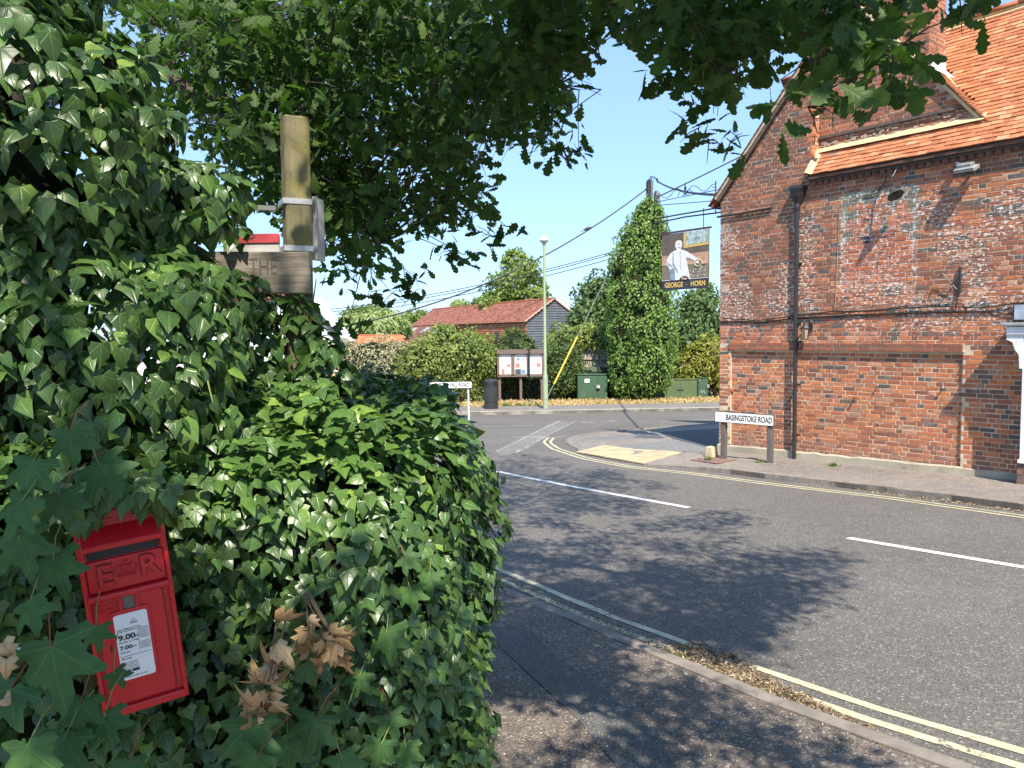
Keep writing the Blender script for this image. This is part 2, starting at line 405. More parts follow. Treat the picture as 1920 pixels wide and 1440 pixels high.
M['bush_red'] = leafmat('shrub_red_tipped', [(0, (.09, .12, .035)), (.6, (.16, .21, .06)), (.9, (.25, .16, .08)), (1, (.3, .16, .1))], .3, .6)
M['yew'] = leafmat('yew_green', [(0, (.04, .08, .02)), (.6, (.09, .155, .035)), (1, (.18, .25, .06))], .2, .6)
M['dark_hedge'] = leafmat('dark_hedge_green', [(0, (.015, .03, .012)), (.7, (.04, .07, .022)), (1, (.09, .12, .035))], .2, .55)
M['yellow_bush'] = leafmat('yellow_green', [(0, (.13, .16, .03)), (.5, (.28, .29, .05)), (1, (.45, .41, .08))], .35, .6)
M['dryhedge'] = leafmat('dry_hedge', [(0, (.2, .19, .1)), (.5, (.36, .34, .2)), (1, (.5, .47, .31))], .2, .8)
M['tree_a'] = leafmat('tree_green', [(0, (.1, .15, .035)), (.5, (.19, .27, .06)), (1, (.31, .37, .1))], .35, .6)
M['tree_dark'] = leafmat('tree_dark_green', [(0, (.055, .1, .035)), (.5, (.11, .18, .06)), (1, (.19, .27, .09))], .3, .6)
M['willow'] = leafmat('willow_green', [(0, (.2, .27, .1)), (.5, (.32, .4, .16)), (1, (.44, .5, .22))], .35, .6)
M['straw'] = leafmat('dry_grass', [(0, (.42, .29, .13)), (.5, (.6, .44, .22)), (1, (.72, .58, .34))], .3, .8)
M['grass'] = leafmat('green_grass', [(0, (.08, .14, .03)), (1, (.17, .24, .06))], .35, .6)
M['debris'] = leafmat('leaf_litter', [(0, (.1, .065, .04)), (.5, (.27, .19, .11)), (.85, (.45, .36, .24)), (1, (.62, .57, .48))], .1, .9)
M['core'] = simple('shaded_core', (.022, .026, .014), .95, var=.5, sc=14, spec=.1)  # solid filler inside foliage, with the interior's shade put into its colour

# ------------------------------------------------------------------ ground, roads, pavements
def XY(pts, dz=0): return [tuple(ground(x, y, dz)[:2]) for x, y in pts]
def drop(x, y): return .075*min(1, max(0, 3.6-x))*(1 if y > 12 else 0)
def sheet(name, poly, dz, mat, depth=0., parent=None, kind='structure', step=1.0, ymax=60, dr=False):
    bm = bmesh.new(); vs = [bm.verts.new((x, y, 0)) for x, y in poly]; f = bm.faces.new(vs)
    bmesh.ops.recalc_face_normals(bm, faces=[f])
    ys = [p[1] for p in poly]; y = math.floor(min(ys))+step
    bmesh.ops.triangulate(bm, faces=bm.faces[:], ngon_method='EAR_CLIP')
    while y < min(max(ys), ymax):
        bmesh.ops.bisect_plane(bm, geom=bm.verts[:]+bm.edges[:]+bm.faces[:], plane_co=(0, y, 0), plane_no=(0, 1, 0)); y += step
    bmesh.ops.triangulate(bm, faces=[f for f in bm.faces if len(f.verts) > 4])
    for f in bm.faces:
        if f.normal.z < 0: f.normal_flip()
    if depth:
        be = [e for e in bm.edges if e.is_boundary]
        r = bmesh.ops.extrude_edge_only(bm, edges=be); low = {v for v in r['geom'] if isinstance(v, bmesh.types.BMVert)}
    else: low = set()
    for v in bm.verts: v.co.z = gz(v.co.y)+dz-(depth if v in low else 0)-(drop(v.co.x, v.co.y) if dr else 0)
    bmesh.ops.recalc_face_normals(bm, faces=bm.faces[:])
    if sum(f.normal.z for f in bm.faces) < 0:
        bmesh.ops.reverse_faces(bm, faces=bm.faces[:])
    me = bpy.data.meshes.new(name); bm.to_mesh(me); bm.free(); me.materials.append(mat)
    return put(name, me, parent, kind if parent is None else None)
def resample(pts, d):
    pts = [np.asarray(p, float)[:2] for p in pts]; L = [0]
    for a, b in zip(pts, pts[1:]): L.append(L[-1]+np.linalg.norm(b-a))
    n = max(2, int(L[-1]/d)+1); s = np.linspace(0, L[-1], n)
    return np.stack([np.interp(s, L, [p[0] for p in pts]), np.interp(s, L, [p[1] for p in pts])], 1), L[-1]
def offs(P, o):
    P = np.asarray(P); T = np.gradient(P, axis=0); T /= np.linalg.norm(T, axis=1)[:, None]
    return P+np.stack([T[:, 1], -T[:, 0]], 1)*o
def ribbon(name, pts, w, dz, mat, off=0., parent=None, step=.25, wob=0.):
    P, _ = resample(pts, step); a = offs(P, off-w/2); b = offs(P, off+w/2)
    a += rng.normal(0, wob, a.shape); b += rng.normal(0, wob, b.shape)
    mb = MB(); n = len(P)
    mb.add([(x, y, gz(y)+dz) for x, y in a]+[(x, y, gz(y)+dz) for x, y in b], [(i, n+i, n+i+1, i+1) for i in range(n-1)])
    return mb.build(name, mat, parent)
sheet('ground', [(-300, -40), (300, -40), (300, 600), (-300, 600)], -.12, M['field'], step=2, ymax=62)
sheet('road', [(-60, -12), (60, -12), (60, 27.8), (-60, 27.0)], 0, M['road'])
# near kerb line (road side edge of the kerb), from far to near
kerb_px = [(880, 1080), (916, 1097), (1040, 1145), (1160, 1197), (1262, 1240), (1400, 1296), (1535, 1350), (1790, 1440)]
NK = XY(kerb_px); d0 = np.array(NK[0])-np.array(NK[2]); d0 /= np.linalg.norm(d0); d1 = np.array(NK[-1])-np.array(NK[-3]); d1 /= np.linalg.norm(d1)
NK = [tuple(np.array(NK[0])+d0*9+np.array([-3., 1.])), tuple(np.array(NK[0])+d0*3)]+NK+[tuple(np.array(NK[-1])+d1*6)]
KW = .125
NKi = offs(resample(NK, .3)[0], -KW) if offs(resample(NK, .3)[0], -KW)[8][0] < resample(NK, .3)[0][8][0] else offs(resample(NK, .3)[0], KW)
sg = -1 if offs(resample(NK, .3)[0], -KW)[8][0] < resample(NK, .3)[0][8][0] else 1
poly = [tuple(p) for p in NKi]+[(NKi[-1][0], -9), (-9, -9), (-14, 12)]
pn = sheet('near_pavement', poly, .045, M['pave_near'], .12)
strip = XY([(890, 1176), (915, 1193), (998, 1270), (1081, 1347), (1158, 1440), (1190, 1500), (1275, 1500), (1255, 1440), (1246, 1391), (1191, 1342), (1125, 1287), (1042, 1231), (998, 1187), (915, 1158), (880, 1146)], .045)
sheet('pavement_patch', strip, .049, M['pave_patch'], parent=pn, step=.5)
def kerbstones(parent, pts, length, w, h, mat, side, name='kerb_stone', jit=.006, low=-.12, keep=lambda p: True, dr=False):
    P, L = resample(pts, .05); k = max(1, int(round(length/(L/(len(P)-1)))))
    for i in range(0, len(P)-k, k):
        seg = P[i:i+k+1]; a, b = seg[0], seg[-1]
        if not keep((a+b)/2): continue
        t = (b-a)/np.linalg.norm(b-a); n = np.array([t[1], -t[0]])*side
        g = .004; a2 = a+t*g; b2 = b-t*g; mb = MB(); j = random.uniform(-jit, jit); j2 = random.uniform(-jit, jit)
        prof = [(0, low), (0, h-.018), (.012, h-.004), (.03, h), (w, h), (w, low)]
        vs = []
        ms = [a2+(b2-a2)*q for q in (0, .33, .66, 1)]
        for q, m_ in enumerate(ms):
            jj = j+(j2-j)*q/3+random.uniform(-.002, .002)
            for o, z in prof:
                c = m_+n*(o-.0); vs.append((c[0], c[1], gz(c[1])+z+(jj if z > 0 else 0)-(drop(c[0], c[1]) if dr else 0)))
        fs = []
        for q in range(3):
            for e in range(5): fs.append((q*6+e, q*6+e+1, (q+1)*6+e+1, (q+1)*6+e))
        fs += [tuple(range(6)), tuple(range(23, 17, -1))]
        mb.add(vs, fs).build(name, mat, parent)
kerbstones(pn, NK[1:], .91, KW, .052, M['kerb'], sg)
# pub pavement
PK = XY([(1920, 958), (1688, 927), (1467, 902), (1330, 884), (1213, 872), (1130, 857), (1075, 840), (1058, 829), (1066, 820), (1110, 812), (1246, 806), (1346, 800)])
e0 = np.array(PK[0])-np.array(PK[1]); e0 /= np.linalg.norm(e0)
e1 = np.array(PK[-1])-np.array(PK[-2]); e1 /= np.linalg.norm(e1)
PKx = [tuple(np.array(PK[0])+e0*9)]+PK+[tuple(np.array(PK[-1])+e1*25)]
pp = sheet('pub_pavement', [tuple(p) for p in resample(PKx, .4)[0]]+[(40, 14), (20, 3)], .09, M['pave_pub'], .15, dr=True)
sidep = 1
Pr, _ = resample(PKx, .4); tst = offs(Pr, .2)[6]
sidep = 1 if tst[1] > Pr[6][1] else -1
kerbstones(pp, offs(resample(PKx, .1)[0], -sidep*.0), .91, .13, .1, M['kerb'], sidep, low=-.1, keep=lambda p: p[0] < 12 and p[1] < 24, dr=True)
sheet('crossover', XY([(1086, 842), (1078, 826), (1095, 816), (1246, 809), (1345, 803), (1345, 850), (1280, 846), (1130, 832)], .09), .094, M['pave_grey'], parent=pp, dr=True)
sheet('shadow_patch', XY([(1236, 811), (1350, 804), (1350, 842), (1320, 838), (1262, 822)], .09), .098, M['pave_dark'], parent=pp, dr=True)  # dark sheets painting the pub's cast shadow onto the pavement
sheet('shadow_patch', XY([(1158, 812), (1222, 812), (1246, 821), (1180, 820)], .09), .098, M['pave_dark'], parent=pp, dr=True)
bp = XY([(1080, 842), (1132, 830), (1280, 848), (1206, 863)], .09)
bt = empty('tactile_paving', (0, 0, 0)); bt.parent = pp
A4 = [np.array(p) for p in bp]
for i in range(7):
    for j in range(5):
        def q(a, b):
            a1 = A4[0]+(A4[1]-A4[0])*a; b1 = A4[3]+(A4[2]-A4[3])*a; return a1+(b1-a1)*b
        g = .03; cs = [q((j+g)/5, (i+g)/7), q((j+1-g)/5, (i+g)/7), q((j+1-g)/5, (i+1-g)/7), q((j+g)/5, (i+1-g)/7)]
        zz = .112+random.uniform(-.002, .003)
        pts = [(c[0], c[1], gz(c[1])+zz-drop(c[0], c[1])) for c in cs]
        MB().poly(pts, (0, 0, 1), .02).build('paving_slab', M['tactile'], bt)
sheet('manhole_cover', XY([(1292, 861), (1330, 857), (1382, 863), (1345, 870)], .09), .098, simple('reddish_iron', (.22, .13, .11), .8, var=.3, sc=20, bump=.8), parent=pp, step=.5, dr=True)
# far pavement
FK = XY([(910, 778), (1342, 770)]); fd = np.array(FK[1])-np.array(FK[0]); fd /= np.linalg.norm(fd)
fa, fb = np.array(FK[0])-fd*30, np.array(FK[1])+fd*30
fn = np.array([-fd[1], fd[0]])
pf = sheet('far_pavement', [tuple(fa), tuple(fb), tuple(fb+fn*2.2), tuple(fa+fn*2.2)], .11, M['pave_far'], .2)
kerbstones(pf, [fa+fd*26, fb-fd*26], .95, .14, .12, M['kerb_far'], 1 if fn@np.array([fd[1], -fd[0]]) > 0 else -1)
vg = sheet('verge', [tuple(fa+fn*2.2), tuple(fb+fn*2.2), tuple(fb+fn*9), tuple(fa+fn*9)], .1, M['dirt'], .2)
# markings
rd = bpy.data.objects['road']
ribbon('lane_dash', XY([(926, 883), (1291, 952)]), .11, .004, M['white_line'], parent=rd)
ribbon('lane_dash', XY([(1590, 1009), (1920, 1064), (2300, 1122)]), .11, .004, M['white_line'], parent=rd)
def yel(pts, mat, gap=.1, w=.065, wob=.003):
    ribbon('yellow_line', pts, w, .004, mat, -gap/2-w/2+.0, parent=rd, wob=wob); ribbon('yellow_line', pts, w, .004, mat, gap/2+w/2, parent=rd, wob=wob)
yel(XY([(1398, 1257), (1640, 1341), (1930, 1428), (2100, 1474)]), M['yellow_line'])
yel(XY([(870, 1046), (915, 1068), (1000, 1104), (1130, 1160), (1292, 1219)]), M['yellow_faded'])
pk2 = resample(PKx, .2)[0]; ko = offs(pk2, -sidep*.42)
lim = [p for p in ko if p[1] < 20.2 and p[0] > -5]
lim = [p for i, p in enumerate(ko) if i < len(ko)*.999 and p[0] < 11 and p[1] < 19.4]
yel(lim, M['cream_line'], gap=.09, w=.06)
for a in ([(960, 820), (1027, 819)], [(905, 800), (1040, 797)], [(1128, 792), (1158, 788)], [(1240, 791), (1346, 786)], [(1088, 792), (1122, 794)], [(1088, 792), (1112, 789)], [(1000, 823), (1060, 818)]):
    ribbon('worn_white_line', XY(a), .09, .004, M['white_worn'], parent=rd)
sheet('trench_repair', XY([(930, 847), (1040, 790), (1070, 791), (985, 845), (940, 856)]), .0035, asphalt('trench_asphalt', (.15, .142, .136), (.2, .19, .18), .5), parent=rd)
for a in ([(930, 847), (1050, 789)], [(965, 850), (1078, 790)]): ribbon('worn_white_line', XY(a), .05, .006, M['white_worn'], parent=rd)

# ------------------------------------------------------------------ brickwork of the pub
def brick_variant(L, H, D, seed):
    r = np.random.default_rng(seed); h = np.array([L/2, D/2, H/2]); v = []
    for y in (-1, 1):
        for x, z in ((-1, -1), (1, -1), (1, 1), (-1, 1)):
            j = r.normal(0, .0016, 3)
            b = .004 if y > 0 else 0
            v.append((x*(h[0]-b)+j[0], y*h[1]+j[1]*.8, z*(h[2]-b)+j[2]))
    # front face at +y ; extra ring for worn arris
    ring = [(x*h[0], h[1]-.006, z*h[2]) for x, z in ((-1, -1), (1, -1), (1, 1), (-1, 1))]
    v = np.array(v[:4]+ring+v[4:])
    t = []
    for a, b in ((0, 4), (4, 8)):
        for k in range(4):
            p, q = a+k, a+(k+1) % 4; s, w = b+k, b+(k+1) % 4
            t += [(p, q, w), (p, w, s)]
    t += [(8, 9, 10), (8, 10, 11)]
    return v, np.array(t)
def lay_bricks(u0, u1, z0, z1, inside, seed=0, H=.0635, course=.075):
    """returns list of (uc, zc, length)"""
    r = random.Random(seed); out = []; k = 0; z = z0
    while z < z1:
        u = u0+(-.06 if k % 2 else 0); alt = k % 2
        while u < u1:
            L = .215 if alt == 0 else .102
            if r.random() < .25: L = .215 if L < .15 else .102
            alt = 1-alt
            a, b = max(u, u0), min(u+L, u1)
            if b-a > .03:
                cu_, cz = (a+b)/2, z+course/2
                if inside(cu_, cz, b-a): out.append((cu_, cz, b-a, k))
            u += L+.0105
        z += course; k += 1
    return out
pub = empty('pub_building', tuple(W(0, 0, wgz(0))), 'old red brick pub with flaking white paint and orange clay tiled roof', 'pub')
Bv = {}
def variants(mat):
    if mat.name in Bv: return Bv[mat.name]
    d = {}
    for L in (.215, .102, .06):
        for s in range(14):
            v, t = brick_variant(L, .0635, .07, 100+s+int(L*1000))
            tint = np.full(len(v), (s+.5)/14)
            d[(L, s)] = npmesh('brick', v, t, mat, tint, smooth=False)
    Bv[mat.name] = d; return d
def wall_of_bricks(name, bricks, frame, parent, n_single=0, mat=None, proud=.0, tintf=None, seed=1, face=0.):
    """frame(u,n,z)->world; singles: nearest bricks in view"""
    mat = mat or M['brick']; r = np.random.default_rng(seed)
    O = frame(0, 0, 0); e1 = frame(1, 0, 0)-O; e2 = frame(0, 1, 0)-O; e3 = np.array([0, 0, 1.])
    sc = []
    for i, (u, z, L, k) in enumerate(bricks):
        px, py, d = proj(frame(u, face, z))
        vis = d > 0 and 1350 < px < 1915 and 60 < py < 880 and not (px < 1760 and py < 240)
        sc.append(-(L/.215)**.5/d**2 if vis else 0)
    order = np.argsort(sc)[:n_single]; single = set(order.tolist())
    vs, ts, tn = [], [], []; off = 0
    var = variants(mat)
    for i, (u, z, L, k) in enumerate(bricks):
        t = tintf(u, z, r) if tintf else r.random()
        n = face+.0+proud+float(np.clip(r.normal(0, .0014), -.0025, .004))
        rot = r.normal(0, .006); du = r.normal(0, .0015); dz = r.normal(0, .0018)
        if i in single:
            key = .215 if L > .15 else (.102 if L > .08 else .06)
            me = var[(key, min(13, int(t*14)))]
            o = put('brick', me, parent, world_space=True)
            c = frame(u+du, n-.035+.002, z+dz); s = L/key
            o.matrix_basis = Matrix(((e1[0]*s, e2[0], 0, c[0]), (e1[1]*s, e2[1], 0, c[1]), (0, 0, 1, c[2]), (0, 0, 0, 1)))
            continue
        v, tt = brick_variant(L, .0635, .07, int(r.integers(1 << 30)))
        lu = v[:, 0]*math.cos(rot)-v[:, 2]*math.sin(rot); lz = v[:, 0]*math.sin(rot)+v[:, 2]*math.cos(rot)
        P = O+np.outer(u+du+lu, e1)+np.outer(n-.035+.002+v[:, 1], e2)+np.outer(z+dz+lz, e3)
        vs.append(P); ts.append(tt+off); off += len(P); tn.append(np.full(len(P), t))
    if vs:
        me = npmesh(name, np.concatenate(vs), np.concatenate(ts), mat, np.concatenate(tn), smooth=False)
        put(name, me, parent, kind='stuff')
def vergez(u): return 2.62+1.13*(u+.08) if u < 2.64 else 3.22+1.19*(4.72-u)
def tint_main(u, z, r):
    t = r.random()
    if z < -.4 and r.random() < .35: t = min(.99, t*.45+.5)
    if z < -1.7 and t < .1: t = .4
    if z > -.3 and t > .6 and r.random() < .3: t = .2+.3*r.random()
    if u < 1.9 and z > 0 and t > .5 and r.random() < .6: t = .15+r.random()*.35
    if u > 4.75 and z < -.3 and r.random() < .3: t = .05+.15*r.random()
    return t
PU0, PU1 = .27, 4.63
front = lay_bricks(0, 5.62, -2.62, 5.6, lambda u, z, L: (z < 2.62 or (u < 1.98 and z < vergez(u)-.10)) and not (PU0 < u < PU1 and z < -.42) and z > -2.36-.0+(.14*u/5.5)-.02, 3)
FR = lambda u, n, z: W(u, n, z)
low = lay_bricks(PU0, PU1, -2.62, -.45, lambda u, z, L: z > -2.38+.14*u/5.5, 4)
m_all = [(a, 0) for a in front]+[(a, 1) for a in low]
# string course of two proud courses over the recessed panel
allb = [b for b in front if not (PU0-.1 < b[0] < PU1+.1 and -.42 < b[1] < -.26)]
def wall_combined():
    # choose 300 singles over both planes: nearest in view
    S = []
    for L_, face in ((allb, 0.), (low, -.045)):
        for b in L_:
            px, py, d = proj(W(b[0], face, b[1]))
            vis = 1350 < px < 1912 and 250 < py < 885
            S.append(((b[2]/.215)**.5/d**2 if vis else 0))
    thr = sorted(S, reverse=True)[260]
    for L_, face, nm in ((allb, 0., 'brickwork'), (low, -.045, 'panel_brickwork')):
        cnt = 0
        for b in L_:
            px, py, d = proj(W(b[0], face, b[1]))
            if 1350 < px < 1912 and 250 < py < 885 and (b[2]/.215)**.5/d**2 > thr: cnt += 1
        wall_of_bricks(nm, L_, FR, pub, n_single=cnt, tintf=tint_main, seed=int(9+face*100), face=face)
wall_combined()
sc_b = []
for k, z in enumerate((-.3775, -.3025)):
    sc_b += [(b[0], z, b[2], 0) for b in lay_bricks(PU0-.03, PU1+.02, 0, .07, lambda *a: True, 40+k)]
wall_of_bricks('string_course', sc_b, FR, pub, 0, tintf=lambda u, z, r: .12+r.random()*.3, seed=5, face=.028)
# mortar bed behind the bricks
def mslab(pts_uz, n, thick, mat=None, name='mortar_bed', parent=None):
    pts = [W(u, n, z) for u, z in pts_uz]
    return MB().poly(pts, NA, thick).build(name, mat or M['mortar'], parent or pub)
mslab([(0.004, -2.7), (PU0, -2.7), (PU0, -.42), (PU1, -.42), (PU1, -2.7), (5.62, -2.7), (5.62, 2.70), (1.98, 2.70), (1.98, vergez(1.98)-.07), (.004, vergez(0)-.07)], -.003, .24)
mslab([(PU0, -2.7), (PU1, -2.7), (PU1, -.42), (PU0, -.42)], -.048, .15, name='panel_mortar')
mslab([(PU0-.02, -.41), (PU1+.02, -.41), (PU1+.02, -.27), (PU0-.02, -.27)], .02, .02, name='string_mortar')
# setback gable wall above the skirt roof
GN = -.25
gb = lay_bricks(1.99, 4.85, 3.1, 5.65, lambda u, z, L: z < vergez(u-.05)-.05 and z < vergez(u+.09)-.03, 8)
wall_of_bricks('gable_brickwork', gb, FR, pub, 0, tintf=lambda u, z, r: .12+.55*r.random(), seed=6, face=GN)
MB().poly([W(u, GN-.003, z) for u, z in ((1.9, 2.9), (4.85, 2.9), (4.85, vergez(4.85)-.08), (2.64, vergez(2.64)-.08), (1.9, vergez(1.9)-.08))], NA, .2).build('gable_mortar', M['mortar'], pub)
SR = lambda u, n, z: W(1.98, 0, 0)+UA*n*1.0+(-NA)*u+np.array([0, 0, z])
# return face between the two planes, looking right
rb = [(a[0], a[1], a[2], a[3]) for a in lay_bricks(.0, .26, 2.85, 4.75, lambda u, z, L: z < vergez(1.98)-.1, 11)]
wall_of_bricks('return_brickwork', rb, SR, pub, 0, tintf=lambda u, z, r: .2+.6*r.random(), seed=7, face=.002)
# left end wall
SL = lambda u, n, z: W(0, 0, 0)-UA*n-NA*u+np.array([0, 0, z])
lb = lay_bricks(.02, 4.6, -2.7, 2.5, lambda *a: True, 12)
wall_of_bricks('end_brickwork', lb, SL, pub, 0, seed=8, face=-.0)
MB().poly([SL(0.0, -.007, -2.8), SL(4.6, -.007, -2.8), SL(4.6, -.007, 2.6), SL(0.0, -.007, 2.6)], -UA, .2).build('end_mortar', M['mortar'], pub)
MB().poly([W(.25, -4.6, -2.8), W(9.5, -4.6, -2.8), W(9.5, -4.6, 2.6), W(.25, -4.6, 2.6)], -NA, .2).build('rear_wall', M['mortar'], pub)
MB().poly([W(9.5, -.3, -2.8), W(9.5, -4.4, -2.8), W(9.5, -4.4, 2.6), W(9.5, -.3, 2.6)], UA, .2).build('end_wall', M['mortar'], pub)
mslab([(5.62, -2.9), (9.5, -2.9), (9.5, 2.7), (5.62, 2.7)], -.004, .2, name='front_wall', mat=M['brick'])
# plinth
pl = MB(); N = 34
top = [(-0.03+i*5.68/N, -2.365+.145*(i/N)+random.uniform(-.012, .012)) for i in range(N+1)]
vs = []
for u, z in top: vs += [W(u, -.02, z+.012), W(u, .028+random.uniform(-.003, .003), z-.012), W(u, .036+random.uniform(-.004, .004), wgz(u)-.2)]
pl.add(vs, [(i*3+a, i*3+a+1, i*3+a+4, i*3+a+3) for i in range(N) for a in (0, 1)])
pl.build('plinth', M['render'], pub, smooth=False)

# roofs -------------------------------------------------------------
TP = math.tan(R(50)); EZ, EN = 2.74, .15
def tiles(name, u0, u1, n_eave, z_eave, slope, inside, frame, parent, mat, single=0, tw=.165, gauge=.098, seed=0, vis=None):
    """tiles on a plane rising away: frame(u, n, z); n decreases as it rises"""
    r = np.random.default_rng(seed); ca, sa = math.cos(slope), math.sin(slope)
    items = []; k = 0; s = 0
    while s < 6:
        u = u0+(tw/2 if k % 2 else 0)-tw
        while u < u1+tw:
            if inside(u, s): items.append((u, s, k))
            u += tw
        s += gauge; k += 1
    O = frame(0, 0, 0); e1 = frame(1, 0, 0)-O; e2 = frame(0, 1, 0)-O; e3 = np.array([0, 0, 1.])
    def axes(jt):
        a = slope-R(8)+jt; up = -e2*math.cos(a)+e3*math.sin(a); nm = e2*math.sin(a)+e3*math.cos(a); return up, nm
    sc = []
    for (u, s, k) in items:
        c = frame(u, n_eave-s*ca, z_eave+s*sa); px, py, d = proj(c)
        sc.append(-1/d if (d > 0 and px < 1925 and 0 < py < 345 and (px > 1740 or py > 225)) else 0)
    sing = set(np.argsort(sc, kind='stable')[:single].tolist()) if single else set()
    bx = np.array([(x, y, z) for z in (0, 1) for x, y in ((-.5, -.02), (.5, -.02), (.5, 1), (-.5, 1))])
    bt_ = np.array([(0, 2, 1), (0, 3, 2), (4, 5, 6), (4, 6, 7), (0, 1, 5), (0, 5, 4), (1, 2, 6), (1, 6, 5), (2, 3, 7), (2, 7, 6), (3, 0, 4), (3, 4, 7)])
    dims = np.array([tw-.005, .16, .017]); vs, ts, tn = [], [], []; off = 0; var = {}
    for i, (u, s, k) in enumerate(items):
        t = r.random(); jt = r.normal(0, .012); up, nm = axes(jt); c = frame(u+r.normal(0, .002), n_eave-s*ca, z_eave+s*sa)+nm*(.012+r.normal(0, .0025))-up*r.normal(0, .004)
        rz = r.normal(0, .012); ex = e1*math.cos(rz)+up*math.sin(rz); up2 = up*math.cos(rz)-e1*math.sin(rz)
        if i in sing:
            q = min(9, int(t*10))
            if q not in var: var[q] = npmesh('roof_tile', bx*dims, bt_, mat, np.full(8, (q+.5)/10), smooth=False)
            o = put('roof_tile', var[q], parent)
            o.matrix_basis = Matrix([[ex[a], up2[a], nm[a], c[a]] for a in range(3)]+[[0, 0, 0, 1]])
            continue
        P = c+np.outer(bx[:, 0]*dims[0], ex)+np.outer(bx[:, 1]*dims[1], up2)+np.outer(bx[:, 2]*dims[2], nm)
        vs.append(P); ts.append(bt_+off); off += 8; tn.append(np.full(8, t))
    if vs: put(name, npmesh(name, np.concatenate(vs), np.concatenate(ts), mat, np.concatenate(tn), smooth=False), parent, kind='stuff')
roof = empty('main_roof', tuple(W(4, 0, 2.7))); roof.parent = pub; roof.matrix_parent_inverse = pinv(pub)
ca50, sa50 = math.cos(R(50)), math.sin(R(50))
SMAX = (2.27)/ca50
def in_main(u, s):
    n = EN-s*ca50; z = EZ+s*sa50
    if u < 2.03 or u > 9.2 or s > SMAX-.05: return False
    if n > GN+.04: return True
    return u > 4.72-(z-3.2)/1.19-.02   # right of the cross gable valley
tiles('roof_tiles', 2.0, 9.2, EN, EZ, R(50), in_main, FR, roof, M['tile'], single=300, seed=3)
def slab(name, pts, nrm, th, mat, parent): return MB().poly(pts, nrm, th).build(name, mat, parent)
def rp(u, s, o=0): return W(u, EN-s*ca50+o*sa50, EZ+s*sa50+o*ca50)
nm50 = NA*sa50+np.array([0, 0, 1.])*ca50
slab('roof_deck', [rp(1.99, 0.02, -.004), rp(9.3, 0.02, -.004), rp(9.3, SMAX, -.004), rp(4.9, SMAX, -.004), rp(4.9, .6, -.004), rp(1.99, .6, -.004)], nm50, .06, M['tile_brown'], roof)
rn = NA*-1; nmb = rn*sa50+np.array([0, 0, 1.])*ca50
slab('rear_slope', [W(9.3, -2.12, 5.41), W(0, -2.12, 5.41), W(0, -4.75, 2.4), W(9.3, -4.75, 2.4)], nmb, .08, M['tile_brown'], roof)
# ridge tiles and mortar
rg = MB(); rg.tube([W(2.7, -2.12, 5.42), W(9.3, -2.12, 5.42)], .085, 10); rg.build('ridge_mortar', M['cream_mortar'], roof)
MB().tube([W(2.7+.4*i, -2.0+random.uniform(-.008, .008), 5.335+random.uniform(-.01, .01)) for i in range(17)], .035, 8).build('ridge_fillet', M['cream_mortar'], roof)
u = 2.75
while u < 7.4:
    mb = MB(); n = 9; pts = []
    for uu in (u, u+.43):
        for k in range(n+1):
            a = math.pi*k/n; pts.append(W(uu, -2.12+math.cos(a)*.115, 5.44+math.sin(a)*.1))
    mb.add(pts, [(k, k+1, n+2+k, n+1+k) for k in range(n)])
    me = mb.build('ridge_tile', M['tile'], roof, smooth=True)
    md = me.modifiers.new('t', 'SOLIDIFY'); md.thickness = .018
    u += .45
# mortar fillet where the skirt roof meets the gable wall, and at its left end
fl = MB(); pts = []
for i in range(25):
    u_ = 1.98+2.8*i/24; j = random.uniform(-.012, .012)
    pts += [W(u_, GN+.0, 3.27+.02+j), W(u_, GN+.05, 3.24+j*.5), W(u_, GN+.12+j*.6, 3.18)]
fl.add(pts, [(i*3+a, i*3+a+1, i*3+a+4, i*3+a+3) for i in range(24) for a in (0, 1)]); fl.build('mortar_fillet', M['cream_mortar'], roof)
fl = MB(); pts = []
for i in range(9):
    s = .62*i/8; j = random.uniform(-.008, .008)
    pts += [rp(1.975, s, .085), rp(2.02, s, .07+j), rp(2.09+j, s, .02)]
fl.add(pts, [(i*3+a, i*3+a+1, i*3+a+4, i*3+a+3) for i in range(8) for a in (0, 1)]); fl.build('end_fillet', M['cream_mortar'], roof)
# drip course and rubble under gable brickwork
MB().box(W(3.27, GN+.02, 3.46), (2.55, .05, .05), (UA, NA, (0, 0, 1))).build('drip_course', simple('dark_slate', (.12, .09, .08), .85, var=.4, sc=15), pub)
rub = MB()
for i in range(110):
    u_ = random.uniform(2.0, 4.72); z_ = random.uniform(3.25, 3.42)
    rub.box(W(u_, GN+.005, z_), (random.uniform(.03, .11), .03, random.uniform(.02, .05)), (UA, NA, (0, 0, 1)), taper=.8)
rub.build('rubble_band', simple('rubble', (.42, .31, .22), .9, var=.6, sc=18, bump=.5), pub, kind='stuff')
